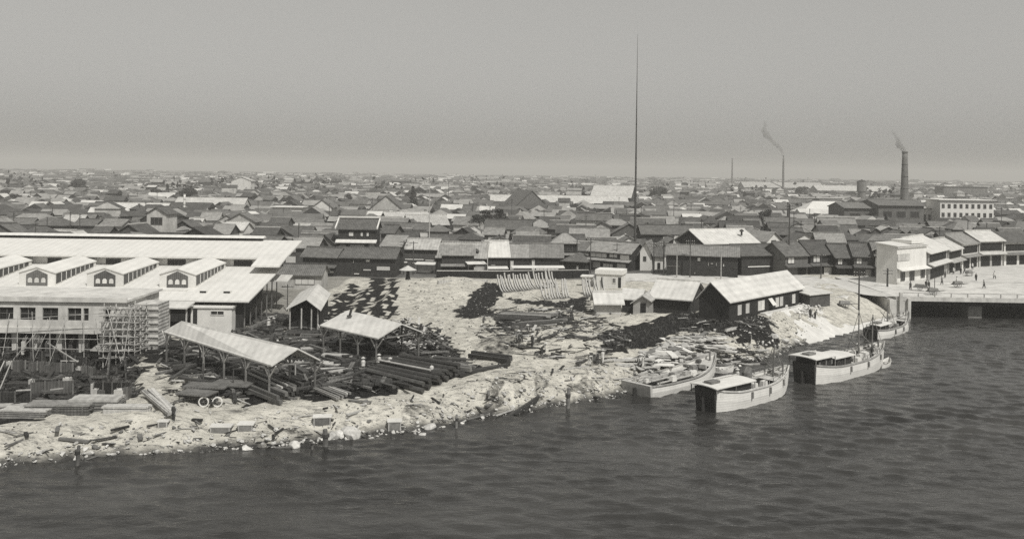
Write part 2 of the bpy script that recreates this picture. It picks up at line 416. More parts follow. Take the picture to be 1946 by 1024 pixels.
# kinds of soil: 0 pale sand and rubble, 1 dark wet mud, coal, cinders and painted-in shade
SOIL_SHADE = [  # (pixel outline, darkness)
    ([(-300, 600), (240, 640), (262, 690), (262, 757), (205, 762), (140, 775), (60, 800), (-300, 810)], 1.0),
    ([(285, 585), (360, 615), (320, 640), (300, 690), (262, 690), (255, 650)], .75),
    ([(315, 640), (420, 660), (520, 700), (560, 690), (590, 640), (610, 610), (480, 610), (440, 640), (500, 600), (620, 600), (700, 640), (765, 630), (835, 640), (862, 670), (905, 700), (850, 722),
      (740, 748), (600, 770), (560, 752), (470, 770), (440, 748), (400, 740), (370, 710), (340, 712), (300, 690)], 1.0),  # timber yard: shade under the open sheds painted in with the dark earth
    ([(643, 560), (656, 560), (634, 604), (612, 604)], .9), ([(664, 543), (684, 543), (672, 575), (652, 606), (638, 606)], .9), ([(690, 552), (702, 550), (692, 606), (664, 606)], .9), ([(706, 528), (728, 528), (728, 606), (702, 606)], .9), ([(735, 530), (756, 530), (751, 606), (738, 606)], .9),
    ([(862, 604), (880, 578), (922, 548), (945, 545), (968, 550), (940, 575), (925, 605)], 1.0),  # shadowed slope painted as dark ground
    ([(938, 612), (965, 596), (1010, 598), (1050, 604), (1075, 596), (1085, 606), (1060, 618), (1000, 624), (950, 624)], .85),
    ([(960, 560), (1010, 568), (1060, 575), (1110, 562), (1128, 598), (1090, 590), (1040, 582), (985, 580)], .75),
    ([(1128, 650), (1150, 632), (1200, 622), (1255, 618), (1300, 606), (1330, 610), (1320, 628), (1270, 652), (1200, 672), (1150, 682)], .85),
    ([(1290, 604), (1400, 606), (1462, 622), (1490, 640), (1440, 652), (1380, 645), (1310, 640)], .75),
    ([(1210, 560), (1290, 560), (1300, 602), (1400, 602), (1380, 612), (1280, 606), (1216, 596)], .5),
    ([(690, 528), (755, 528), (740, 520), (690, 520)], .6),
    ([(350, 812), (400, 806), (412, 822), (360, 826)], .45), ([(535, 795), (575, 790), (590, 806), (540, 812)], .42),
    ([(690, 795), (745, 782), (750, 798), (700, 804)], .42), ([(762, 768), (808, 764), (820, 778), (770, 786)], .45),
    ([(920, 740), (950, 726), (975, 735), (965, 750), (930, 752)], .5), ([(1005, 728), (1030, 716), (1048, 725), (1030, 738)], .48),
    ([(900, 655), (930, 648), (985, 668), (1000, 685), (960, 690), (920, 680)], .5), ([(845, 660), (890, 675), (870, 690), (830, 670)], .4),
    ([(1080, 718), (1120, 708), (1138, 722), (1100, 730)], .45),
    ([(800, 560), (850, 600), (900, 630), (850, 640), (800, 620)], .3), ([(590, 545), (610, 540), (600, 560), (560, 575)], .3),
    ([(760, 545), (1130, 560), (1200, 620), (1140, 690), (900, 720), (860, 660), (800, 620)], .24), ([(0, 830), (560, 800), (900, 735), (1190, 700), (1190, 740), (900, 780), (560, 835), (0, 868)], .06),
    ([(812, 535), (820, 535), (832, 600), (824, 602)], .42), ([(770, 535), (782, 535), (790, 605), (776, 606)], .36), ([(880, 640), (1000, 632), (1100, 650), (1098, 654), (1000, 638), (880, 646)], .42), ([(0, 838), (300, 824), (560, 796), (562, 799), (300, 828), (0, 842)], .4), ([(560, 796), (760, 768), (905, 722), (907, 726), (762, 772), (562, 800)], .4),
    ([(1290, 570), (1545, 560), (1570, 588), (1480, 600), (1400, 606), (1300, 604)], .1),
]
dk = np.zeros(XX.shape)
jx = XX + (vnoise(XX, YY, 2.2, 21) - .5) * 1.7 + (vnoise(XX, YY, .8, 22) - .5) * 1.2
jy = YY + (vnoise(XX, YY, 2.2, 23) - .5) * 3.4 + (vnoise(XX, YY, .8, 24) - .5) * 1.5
for pl, dv in SOIL_SHADE:
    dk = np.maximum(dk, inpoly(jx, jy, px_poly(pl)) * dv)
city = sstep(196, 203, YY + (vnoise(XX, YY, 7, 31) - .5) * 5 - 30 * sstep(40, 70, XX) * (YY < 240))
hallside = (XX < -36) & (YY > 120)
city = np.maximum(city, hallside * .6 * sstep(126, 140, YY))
sd = shore_dist(XX, YY)
wet = np.clip(1 - (ZZ - WZ - .05 - .3 * vnoise(XX, YY, 1.3, 41)) / .35, 0, 1)
def attr(name, a):
    at_ = me.attributes.new(name, 'FLOAT', 'POINT'); at_.data.foreach_set('value', a.ravel().astype(np.float32))
attr('mud_shade', dk); attr('town', city); attr('wet', wet)

gm = bpy.data.materials.new('soil'); gm.use_nodes = True
n = gm.node_tree; N = n.nodes; L = n.links
b = N['Principled BSDF']; b.inputs['Roughness'].default_value = .95; b.inputs['Specular IOR Level'].default_value = .15
tc = N.new('ShaderNodeTexCoord')
def nz(scale, det=8, rough=.65, off=0, sx=1, sy=1):
    mp = N.new('ShaderNodeMapping'); mp.inputs['Location'].default_value = (off, off * 2.3, 0); mp.inputs['Scale'].default_value = (sx, sy, 1)
    L.new(tc.outputs['Object'], mp.inputs[0])
    t = N.new('ShaderNodeTexNoise'); t.inputs['Scale'].default_value = scale; t.inputs['Detail'].default_value = det; t.inputs['Roughness'].default_value = rough
    L.new(mp.outputs[0], t.inputs['Vector']); return t.outputs['Fac']
def ramp(f, a, b_, va, vb):
    r = N.new('ShaderNodeValToRGB'); r.color_ramp.elements[0].position = a; r.color_ramp.elements[1].position = b_
    r.color_ramp.elements[0].color = gcol(va); r.color_ramp.elements[1].color = gcol(vb); L.new(f, r.inputs[0]); return r.outputs[0]
def mixc(f, a, b_, mode='MIX'):
    m = N.new('ShaderNodeMix'); m.data_type = 'RGBA'; m.blend_type = mode
    if isinstance(f, float): m.inputs[0].default_value = f
    else: L.new(f, m.inputs[0])
    L.new(a, m.inputs[6]); L.new(b_, m.inputs[7]); return m.outputs[2]
def geta(nm):
    a = N.new('ShaderNodeAttribute'); a.attribute_name = nm; return a.outputs['Fac']
def math_(op, a, b_):
    m = N.new('ShaderNodeMath'); m.operation = op
    for k, v in ((0, a), (1, b_)):
        if isinstance(v, (int, float)): m.inputs[k].default_value = v
        else: L.new(v, m.inputs[k])
    return m.outputs[0]
def mrange(f, a, b_, c=0, d=1):
    m = N.new('ShaderNodeMapRange'); L.new(f, m.inputs['Value']); m.inputs['From Min'].default_value = a; m.inputs['From Max'].default_value = b_
    m.inputs['To Min'].default_value = c; m.inputs['To Max'].default_value = d; return m.outputs[0]
sand = ramp(nz(.5), .3, .7, .36, .60)
speck = ramp(nz(2.0, 9, .8, 5, .6, 1.5), .40, .49, .10, 1.0)         # clods and litter, with the shade of crannies painted into the sand
sand = mixc(.62, sand, speck, 'MULTIPLY')
streak = ramp(nz(.7, 8, .72, 9, .35, 1.6), .36, .45, .15, 1.0)
sand = mixc(.65, sand, streak, 'MULTIPLY')
mud_shade = ramp(nz(1.3, 8, .75, 3), .52, .82, .012, .10)  # dark tones also carry the painted shade
mm_ = mrange(math_('ADD', geta('mud_shade'), math_('MULTIPLY', math_('SUBTRACT', nz(.8, 7, .7, 13), .5), .9)), .34, .60)
col = mixc(mm_, sand, mud_shade)
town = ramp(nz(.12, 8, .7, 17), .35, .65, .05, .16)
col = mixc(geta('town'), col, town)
wetc = ramp(nz(2, 6, .7, 19), .3, .7, .03, .07)
col = mixc(geta('wet'), col, wetc)
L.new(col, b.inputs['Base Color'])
bp = N.new('ShaderNodeBump'); bp.inputs['Strength'].default_value = .9; bp.inputs['Distance'].default_value = .35
L.new(nz(1.6, 9, .7, 2), bp.inputs['Height']); L.new(bp.outputs[0], b.inputs['Normal'])
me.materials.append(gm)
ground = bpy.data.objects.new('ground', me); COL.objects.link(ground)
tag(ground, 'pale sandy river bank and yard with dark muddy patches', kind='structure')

# --- river
wx = axis([(-3000, -300, 300), (-300, -72, 12), (-72, 104, .3), (104, 300, 12), (300, 3000, 300)])
wy = axis([(20, 56, 6), (56, 168, .3), (168, BR_Y1 + 30, 6)])
WX, WY = np.meshgrid(wx, wy); WH = np.zeros(WX.shape); wr0 = np.random.RandomState(12)
for k in range(26):
    lam = 1.1 * (3.0 ** wr0.rand()); a = R(72) + wr0.normal(0, .42); kx, ky = math.cos(a) * 6.283 / lam, math.sin(a) * 6.283 / lam
    WH += lam * .0095 * np.sin(kx * WX + ky * WY + wr0.rand() * 6.283 + 3.0 * vnoise(WX, WY * 1.3, 9, k))
WH *= (.35 + .95 * vnoise(WX, WY * 1.6, 13, 91)) * sstep(-72, -66, WX) * sstep(56, 59, WY) * (1 - sstep(163, 168, WY)) * (1 - sstep(98, 104, WX))
wco = np.stack([WX, WY, WZ + WH], -1).reshape(-1, 3); wi = np.arange(WX.size).reshape(WX.shape)
wq = np.stack([wi[:-1, :-1], wi[:-1, 1:], wi[1:, 1:], wi[1:, :-1]], -1).reshape(-1, 4)
wme = bpy.data.meshes.new('river'); wme.from_pydata(wco.tolist(), [], wq.tolist()); wme.polygons.foreach_set('use_smooth', [True] * len(wq))
wm = bpy.data.materials.new('river_water'); wm.use_nodes = True
n = wm.node_tree; N = n.nodes; L = n.links
b = N['Principled BSDF']; b.inputs['Roughness'].default_value = .05; b.inputs['IOR'].default_value = 1.33; b.inputs['Specular IOR Level'].default_value = .48
tc = N.new('ShaderNodeTexCoord')
murk = ramp(nz(.06, 6, .6, 4, 1, 2.2), .35, .7, .018, .05)
L.new(murk, b.inputs['Base Color'])
def ridged(f): return math_('SUBTRACT', 1.0, math_('ABSOLUTE', math_('MULTIPLY', math_('SUBTRACT', f, .5), 2.6), 0.0))
h1 = ridged(nz(.75, 4, .6, 1, .6, 1.5)); h2 = nz(1.7, 4, .6, 6, .8, 1.4); h3 = nz(.12, 3, .5, 8, .7, 1.6)
hh = math_('ADD', math_('ADD', math_('MULTIPLY', h1, .10), math_('MULTIPLY', h2, .05)), math_('MULTIPLY', h3, .3))
bp = N.new('ShaderNodeBump'); bp.inputs['Distance'].default_value = .9; L.new(mrange(nz(.035, 4, .6, 11, .5, 1.6), .35, .65, .45, 1.0), bp.inputs['Strength'])
L.new(hh, bp.inputs['Height']); L.new(bp.outputs[0], b.inputs['Normal'])
wme.materials.append(wm); river = bpy.data.objects.new('river', wme); COL.objects.link(river); tag(river, 'dark rippled river water', kind='structure')

# --- haze: one box of even air round camera, town and river, under the sky
hz = MB().box(-9500, 9500, -60, 9000, -9, 95)
hm = bpy.data.materials.new('haze_air'); hm.use_nodes = True
n = hm.node_tree; n.nodes.clear()
pv = n.nodes.new('ShaderNodeVolumePrincipled'); pv.inputs['Color'].default_value = gcol(.90); pv.inputs['Density'].default_value = .00034; pv.inputs['Anisotropy'].default_value = 0.0
ou = n.nodes.new('ShaderNodeOutputMaterial'); n.links.new(pv.outputs[0], ou.inputs['Volume'])
haze = hz.build('haze', hm); tag(haze, 'pale smoky haze over the town', kind='stuff')

# --- street: a paved strip behind the yard that runs on to the bridge
def sheet(name, pts, m, dz=.006, sub=2.5, lift=None):
    """a sheet draped over the ground between two pixel polylines (front, back)"""
    mb = MB(); rows = []
    front, back = pts
    nseg = 40
    def along(pl, t):
        k = t * (len(pl) - 1); i = min(int(k), len(pl) - 2); f = k - i
        return Vector((pl[i][0] + (pl[i + 1][0] - pl[i][0]) * f, pl[i][1] + (pl[i + 1][1] - pl[i][1]) * f))
    for k in range(nseg + 1):
        a = along(front, k / nseg); c = along(back, k / nseg)
        rows.append([a.lerp(c, j / 6) for j in range(7)])
    zz = [[g1(p.x, p.y) + dz if lift is None else lift for p in r] for r in rows]
    for k in range(nseg):
        for j in range(6):
            mb.quad((*rows[k][j], zz[k][j]), (*rows[k + 1][j], zz[k + 1][j]), (*rows[k + 1][j + 1], zz[k + 1][j + 1]), (*rows[k][j + 1], zz[k][j + 1]))
    return mb.build(name, m)
# ================================================================== THE WHITE MARKET HALL
def S(px, Y):            # world x of a pixel column at depth Y (roll neglected)
    return (px - CX) / F * Y
HX0, HX1 = -118.0, -38.5
hy0, hy1, hy2, hy3 = 131.0, 149.5, 160.0, 172.0
he, hm0, hm1, hr = 4.6, 7.5, 9.2, 11.0       # eave, monitor foot, monitor eave, ridge
hall = thing('market_hall', 'huge white market hall with gabled dormers along its long roof', 'hall', (HX1, hy0, 0))
claim((HX0 + HX1) / 2, (hy0 + hy3) / 2, (HX1 - HX0) / 2 + 1, (hy3 - hy0) / 2 + 1)
lx0 = HX0 - HX1
def lz(y): return he + (y - hy0) * (hm0 - he) / (hy1 - hy0)
mb = MB(); mb.prism_x([(0.6, -1), (hy3 - hy0 - .6, -1), (hy3 - hy0 - .6, he - .1), (hy1 - hy0 + 8, 8.6), (hy1 - hy0, 7.2), (.6, he - .2)], lx0, -.8)
mb.v = [(x - max(0, y - 20) * .42 if x > -5 else x, y, z) for x, y, z in mb.v]
mb.build('wall', M_dwood, hall)
mb = MB(); mb.prism_x([(-.7, he - .11), (hy1 - hy0, hm0), (hy1 - hy0, hm0 + .22), (-.7, he + .11)], lx0 - .5, .4)
lower = mb.build('lower_roof', M_white_roof, hall)
mb = MB(); mb.prism_x([(hy1 - hy0 + .004, hm0 - .3), (hy1 - hy0 + 1, hm0 - .3), (hy1 - hy0 + 1, hm1 + .05), (hy1 - hy0 + .004, hm1 - .1)], lx0, -1.2)
mon = mb.build('monitor_wall', M_white, hall)
mb = MB(); mb.prism_x([(hy1 - hy0 - 1.3, hm1 - .2), (hy2 - hy0, hr), (hy2 - hy0, hr + .25), (hy1 - hy0 - 1.3, hm1 + .05)], lx0 - .5, 1.2)
mb.prism_x([(hy2 - hy0, hr), (hy3 - hy0 + 1, he + 2.4), (hy3 - hy0 + 1, he + 2.65), (hy2 - hy0, hr + .25)], lx0 - .5, 1.2)
mb.prism_x([(hy1 - hy0 - 1.3, hm1 - .2), (hy1 - hy0 - 1.3, hm1 + .05), (hy1 - hy0 - 5.2, hm1 - .85), (hy1 - hy0 - 5.2, hm1 - 1.1)], -3.4, 1.2)
mb.v = [(x - max(0, y - 28.9) * .55 if x > -5 else x, y, z) for x, y, z in mb.v]
up_ = mb.build('upper_roof', M_white_roof, hall)
mb = MB(); mb.prism_x([(hy2 - hy0 - .7, hr + .20), (hy2 - hy0 + .7, hr + .20), (hy2 - hy0 + .7, hr + .62), (hy2 - hy0 - .7, hr + .62)], lx0, -6)
rv = mb.build('ridge_vent', M_dwood, hall)
MB().prism_x([(hy2 - hy0 - 1.1, hr + .62), (hy2 - hy0 + 1.1, hr + .62), (hy2 - hy0 + .1, hr + 1.0), (hy2 - hy0 - .1, hr + 1.0)], lx0 - .2, -5.5).build('vent_cap', M_white_roof, rv)
# windows in the monitor wall
for pa, pb in ((-90, -62), (-20, 12), (93, 119), (204, 232), (321, 355), (447, 482), (505, 541)):
    xa, xb = S(pa, hy1) - HX1, S(pb, hy1) - HX1
    window(hall, xa, xb, hm0 + .28, hm0 + 1.18, y=hy1 - hy0, pane=M_pane, frame=M_mwood, bars=4)
# low vent slots in the lower roof
for px, py in ((-70, 531), (28, 535), (115, 538), (153, 541), (246, 545), (289, 547), (390, 552), (435, 555)):
    k = 0
    yy = 3.2
    xc = S(px, hy0 + yy) - HX1
    z = lz(hy0 + yy) + .2
    o = MB().box(xc - .55, xc + .55, yy - .25, yy + .35, z - .05, z + .34).build('roof_vent', M_white, hall)
    MB().box(xc - .48, xc + .48, yy - .29, yy - .252, z + .03, z + .29).build('louvre', M_black, o)
# dormers
dy0 = 136.6 - hy0; dyb = hy1 - hy0 - 1.35
for pc in (-195, -60, 73, 202, 340):
    xc = S(pc, 136.6) - HX1
    hw = 2.75; skew = .9
    zf = lz(136.6) + .1; ze = 7.72; zr = 8.5
    d = None
    mb = MB()
    mb.hexa([(xc - hw, dy0, zf - .3), (xc + hw, dy0, zf - .3), (xc + hw + skew, dyb, hm0 - .2), (xc - hw + skew, dyb, hm0 - .2)],
            [(xc - hw, dy0, ze), (xc + hw, dy0, ze), (xc + hw + skew, dyb, ze + .6), (xc - hw + skew, dyb, ze + .6)])
    mb.poly([(xc - hw, dy0, ze), (xc + hw, dy0, ze), (xc, dy0, zr)])
    d = mb.build('dormer', M_white, hall)
    rf = MB(); oh = .12
    zb = hm1 - .02
    f0 = dy0 - .14; t = .14
    for sgn in (-1, 1):
        a = (xc, f0, zr); b_ = (xc + sgn * (hw + oh), f0, ze - .12); c_ = (xc + sgn * (hw + oh) + skew, dyb, ze + .55); e_ = (xc + skew, dyb, zb)
        rf.hexa([a, b_, c_, e_], [(p[0], p[1], p[2] + t) for p in (a, b_, c_, e_)])
    rf.build('dormer_roof', M_white_roof, d)
    # pentagon window, dark with three pale arched lights
    ww = 1.62; y = dy0 - .05
    wn = MB(); pent = [(xc - ww, zf + .12), (xc + ww, zf + .12), (xc + ww, ze - .28), (xc, zr - .3), (xc - ww, ze - .28)]
    wn.prism_y([(p[0], p[1]) for p in pent], y - .02, y + .045)
    wo = wn.build('gable_window', M_mwood, d)
    for k in (-1, 0, 1):
        pm = MB(); c0 = xc + k * 1.02; r0 = .33; zc = zf + 1.05
        pts = [(c0 - r0, zf + .62), (c0 + r0, zf + .62)] + [(c0 + r0 * math.cos(R(a)), zc + r0 * math.sin(R(a))) for a in range(0, 181, 30)]
        pm.prism_y(pts, y - .06, y - .021).build('pane', M_paper, wo)
    # long strip of glass in the side that faces the river
    sm = MB()
    x_ = hw + .012
    za0, za1 = zf + .45, ze - .22
    a = [(xc + x_, dy0 + .3, za0), (xc + x_ + skew * .93, dyb - .9, hm0 + .12), (xc + x_ + skew * .93, dyb - .9, ze + .42), (xc + x_, dy0 + .3, za1)]
    sm.hexa(a, [(p[0] + .05, p[1], p[2]) for p in a])
    so = sm.build('side_window', M_pane, d)
    for k in range(1, 8):
        f = k / 8; pa = Vector(a[0]).lerp(Vector(a[1]), f); pb = Vector(a[3]).lerp(Vector(a[2]), f)
        MB().bar(pa + Vector((.07, 0, 0)), pb + Vector((.07, 0, 0)), .1).build('mullion', M_white, so)
    # little ledge roof below the gable window
    MB().box(xc - ww - .5, xc + ww + .5, dy0 - 2.0, dy0 - .9, lz(hy0 + dy0 - 1.5) + .12, lz(hy0 + dy0 - 1.5) + .34).build('ledge', M_white_roof, d)
# right gable end: boards under the rake and a lean-to canopy at the back corner
for k in range(7):
    y = 1.0 + k * 3.0
    MB().box(-.79, -.64, y, y + .18, -.5, min(lz(hy0 + y) - .25, 6)).build('gable_post', M_oldwood, hall)
MB().hexa([(-6, dyb - 2.5, 5.8), (2.2, dyb - 2.5, 5.6), (2.2, dyb + 1, 6.2), (-6, dyb + 1, 6.3)], [(-6, dyb - 2.5, 5.98), (2.2, dyb - 2.5, 5.78), (2.2, dyb + 1, 6.38), (-6, dyb + 1, 6.48)]).build('canopy', M_sheet_roof, hall)

# ================================================================== CONCRETE BLOCK GOING UP IN FRONT OF IT
BY = 114.0
bx0, bx1 = S(-140, BY), S(241, BY)
blk = thing('concrete_building', 'raw concrete two storey block under construction, open ground floor with columns', 'building', (bx1, BY, -1.2))
claim((bx0 + bx1) / 2, BY + 6, (bx1 - bx0) / 2, 6)
W = bx0 - bx1; up0 = 1.2
MB().box(W, 0, .35, 11, 0, .25).build('floor_slab', M_conc, blk)
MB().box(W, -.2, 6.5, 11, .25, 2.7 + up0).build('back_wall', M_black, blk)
mb = MB().box(W, .0, -.15, 11.2, 2.7 + up0, 3.45 + up0); mb.build('upper_slab', M_conc, blk)
# upper wall with openings
ops = [(-62, -35), (-28, -2), (1, 29), (41, 71), (84, 114), (132, 158), (162, 172), (203, 213)]
zs0, zs1, zt = 4.35 + up0, 5.95 + up0, 6.75 + up0
mb = MB(); mb.box(W, 0, 0, .3, 3.45 + up0, zs0); mb.box(W, 0, 0, .3, zs1, zt)
xs = W
for a, c in ops:
    xa, xc = S(a, BY) - bx1, S(c, BY) - bx1
    mb.box(xs, xa, 0, .3, zs0, zs1); xs = xc
mb.box(xs, 0, 0, .3, zs0, zs1); mb.box(-.3, 0, .301, 11, 3.45 + up0, zt)
mb.build('upper_wall', M_conc, blk)
for a, c in ops:
    xa, xc = S(a, BY) - bx1, S(c, BY) - bx1
    o = MB().box(xa, xc, .28, .34, zs0, zs1).build('window', M_black, blk)
    fr = MB(); nb = max(1, int((xc - xa) / .75))
    for k in range(nb + 1):
        x = xa + (xc - xa) * k / nb; fr.box(x - .035, x + .035, .2, .26, zs0, zs1)
    fr.box(xa, xc, .19, .265, (zs0 + zs1) / 2 - .03, (zs0 + zs1) / 2 + .03); fr.build('window_bars', M_oldwood, o)
MB().hexa([(W - .3, -.35, zt), (.35, -.35, zt), (.35, 11.4, zt), (W - .3, 11.4, zt)], [(W - .3, -.35, zt + .3), (.35, -.35, zt + .3), (.35, 11.4, zt + .3), (W - .3, 11.4, zt + .3)]).build('roof_slab', M_conc, blk)
mb = MB(); mb.box(W - .3, .35, -.35, -.1, zt + .301, zt + .62); mb.build('parapet', M_conc, blk)
for px in (-52, -10, 33, 75, 118, 160, 200, 238):
    x = S(px, BY + 1) - bx1
    o = MB().hexa([(x - .3, .9, .25), (x + .3, .9, .25), (x + .3, 1.5, .25), (x - .3, 1.5, .25)], [(x - .38, .8, 2.7 + up0), (x + .38, .8, 2.7 + up0), (x + .38, 1.6, 2.7 + up0), (x - .38, 1.6, 2.7 + up0)]).build('column', M_conc, blk)

# scaffold poles leaning and standing along the front, and the lattice at the right end
def scaffold(name, label, x0, x1, y0, y1, z0, z1, nx_, ny_, nz_, m, jit=.12, loc=None, r=.05, plank=True):
    root = thing(name, label, 'scaffold', (x0, y0, z0))
    pm = MB()
    for i in range(nx_):
        for j in range(ny_):
            x = (x1 - x0) * i / max(1, nx_ - 1); y = (y1 - y0) * j / max(1, ny_ - 1)
            pm.tube([(x, y, -.4), (x + rnd.uniform(-jit, jit), y + rnd.uniform(-jit, jit), z1 - z0 + rnd.uniform(-.2, .9))], r, 5)
    pm.build('pole', m, root)
    lm = MB(); pl = MB()
    for k in range(1, nz_ + 1):
        z = (z1 - z0) * k / nz_
        for j in range(ny_):
            y = (y1 - y0) * j / max(1, ny_ - 1)
            lm.tube([(-.5, y - .1, z + rnd.uniform(-jit, jit)), (x1 - x0 + .5, y - .1, z + rnd.uniform(-jit, jit))], r * .9, 5)
        for i in range(nx_):
            x = (x1 - x0) * i / max(1, nx_ - 1)
            if ny_ > 1: lm.tube([(x + .1, -.4, z + rnd.uniform(-jit, jit)), (x + .1, y1 - y0 + .4, z + rnd.uniform(-jit, jit))], r * .9, 5)
        if plank:
            for q_ in range(3):
                a = rnd.uniform(0, .5) * (x1 - x0); 
                pl.box(a, a + (x1 - x0) * rnd.uniform(.3, .5), -.1 + q_ * .3, .15 + q_ * .3, z + .06, z + .11)
    lm.build('ledger', m, root)
    if plank: pl.build('plank', M_timber, root)
    for k in range(3):
        MB().tube([(rnd.uniform(0, x1 - x0), -.2, 0), (rnd.uniform(0, x1 - x0), -.2, z1 - z0)], r * .8, 5).build('brace', m, root)
    return root
scaffold('scaffold', 'pale lattice of scaffold poles at the right end of the concrete block', S(206, 113), S(266, 113), 112.2, 115.6, -.8, 6.2, 6, 3, 8, M_timber, r=.07)
scaffold('scaffold', 'thin row of scaffold poles along the front of the concrete block', S(-60, 112.5), S(196, 112.5), 112.6, 112.61, -1.6, 4.8, 9, 1, 3, M_timber, jit=.8, plank=False, r=.045)
# rough stone-faced pier and rubble heap seen through the lattice
ph = thing('masonry_pier', 'rough pale masonry corner tower behind the scaffold lattice', 'tower', (S(240, 116), 116.2, -.4))
MB().box(0, 4.2, .2, 4, 0, 6.6).build('wall', mat('coursed_stone', .5, .9, .35, 1.4, stripes=('Z', 2.2, .35), bump=.5, dirt=.3), ph)
mb = MB()
for k in range(7): mb.box(-.12, 4.32, .02, .198, .5 + k * .9, .68 + k * .9)
mb.build('string_course', M_conc, ph)

# ================================================================== OFFICE HUT AND CANOPY BY THE HALL
def pbox(name, label, cat, bl, br, top_py, depth, m, roof_m=None, oh=.3, rt=.25, group=None, z_off=0):
    """flat roofed box set on two ground pixels; returns root, length, height"""
    p0, p1 = P(*bl), P(*br)
    yaw = math.atan2(p1.y - p0.y, p1.x - p0.x); L_ = (p1 - p0).xy.length; mid = (p0 + p1) / 2; zb = min(p0.z, p1.z)
    root = thing(name, label, cat, (mid.x, mid.y, zb), yaw, group)
    h = zat(top_py, mid) - zb
    MB().box(-L_ / 2, L_ / 2, 0, depth, -.6, h - rt).build('wall', m, root)
    MB().box(-L_ / 2 - oh, L_ / 2 + oh, -oh, depth + oh, h - rt + .002, h).build('roof', roof_m or m, root)
    claim(mid.x - math.sin(yaw) * depth / 2, mid.y + math.cos(yaw) * depth / 2, L_ / 2, depth / 2, yaw)
    return root, L_, h
r_, L_, h_ = pbox('site_hut', 'small flat roofed white hut in front of the dark hall eaves', 'hut', (362, 636), (440, 638), 582, 2.4, M_white, M_white, oh=.2)
window(r_, -.1, 1.9, h_ - 1.25, h_ - .6, frame=M_white, bars=1)
MB().box(-L_ / 2 + .35, -L_ / 2 + .95, -.06, -.003, .1, h_ - .4).build('door', M_dwood, r_)
p = P(318, 634)
r_ = thing('loading_canopy', 'white flat canopy on two posts beside the small white hut', 'canopy', (p.x, p.y, p.z), R(2))
MB().hexa([(-3.2, -.6, 3.7), (2.9, -.6, 3.6), (3.2, 2, 4.1), (-3.0, 2, 4.2)], [(-3.2, -.6, 3.9), (2.9, -.6, 3.8), (3.2, 2, 4.3), (-3.0, 2, 4.4)]).build('roof', M_sheet_roof, r_)
for x in (-2.8, .2, 2.6): MB().tube([(x, .1, -.5), (x, .1, 3.72)], .14).build('post', M_timber, r_)
# ================================================================== HOUSES SET BY THEIR FRONT FOOT LINE
def phouse(name, label, cat, bl, br, eave_py, depth, rise, kind='gable', wall=None, roof=None, across=False, wins=(), group=None, oh=.6, ohx=.5, z_min=None, pent=None, h=None, base=None):
    wall = wall or M_dwood; roof = roof or M_tile_mid
    p0, p1 = (P(*bl), P(*br)) if base is None else base
    yaw = math.atan2(p1.y - p0.y, p1.x - p0.x); L_ = (p1 - p0).xy.length; mid = (p0 + p1) / 2
    zb = min(p0.z, p1.z)
    if h is None: h = zat(eave_py, mid) - zb
    root = thing(name, label, cat, (mid.x, mid.y, zb), yaw, group)
    if kind == 'hip' or kind == 'flat': MB().box(-L_ / 2, L_ / 2, 0, depth, -1, h).build('wall', wall, root)
    elif kind == 'shed':
        MB().prism_x([(0, -1), (depth, -1), (depth, h + rise), (0, h)], -L_ / 2, L_ / 2).build('wall', wall, root)
    else: gable_wall(L_, depth, h, rise, across).build('wall', wall, root)
    if kind == 'hip': r = hip_roof(L_, depth, h, rise, oh)
    elif kind == 'flat': r = MB().box(-L_ / 2 - oh, L_ / 2 + oh, -oh, depth + oh, h + .002, h + .25)
    elif kind == 'shed':
        s = rise / depth
        r = MB().prism_x([(-oh, h - s * oh + .01), (depth + oh, h + rise + s * oh + .01), (depth + oh, h + rise + s * oh + .2), (-oh, h - s * oh + .2)], -L_ / 2 - ohx, L_ / 2 + ohx)
    else: r = gable_roof(L_, depth, h, rise, oh, .2, ohx, across)
    ro = r.build('roof', roof, root)
    if kind == 'gable' and not across:
        MB().box(-L_ / 2 - ohx + .05, L_ / 2 + ohx - .05, depth / 2 - .22, depth / 2 + .22, h + rise + .1, h + rise + .42).build('ridge_cap', roof, ro)
    for w_ in wins:
        u0, u1, z0, z1 = w_[:4]; pane = w_[4] if len(w_) > 4 else M_pane
        window(root, -L_ / 2 + u0 * L_, -L_ / 2 + u1 * L_, z0 * h, z1 * h, pane=pane, frame=w_[5] if len(w_) > 5 else M_oldwood, bars=w_[6] if len(w_) > 6 else 1)
    if pent:
        zp = pent * h
        MB().hexa([(-L_ / 2 - .3, -1.3, zp - .45), (L_ / 2 + .3, -1.3, zp - .45), (L_ / 2 + .3, -.004, zp), (-L_ / 2 - .3, -.004, zp)],
                  [(-L_ / 2 - .3, -1.3, zp - .33), (L_ / 2 + .3, -1.3, zp - .33), (L_ / 2 + .3, -.004, zp + .15), (-L_ / 2 - .3, -.004, zp + .15)]).build('pent_roof', roof, root)
    claim(mid.x - math.sin(yaw) * depth / 2, mid.y + math.cos(yaw) * depth / 2, L_ / 2, depth / 2, yaw)
    root['_L'] = L_; root['_h'] = h
    return root

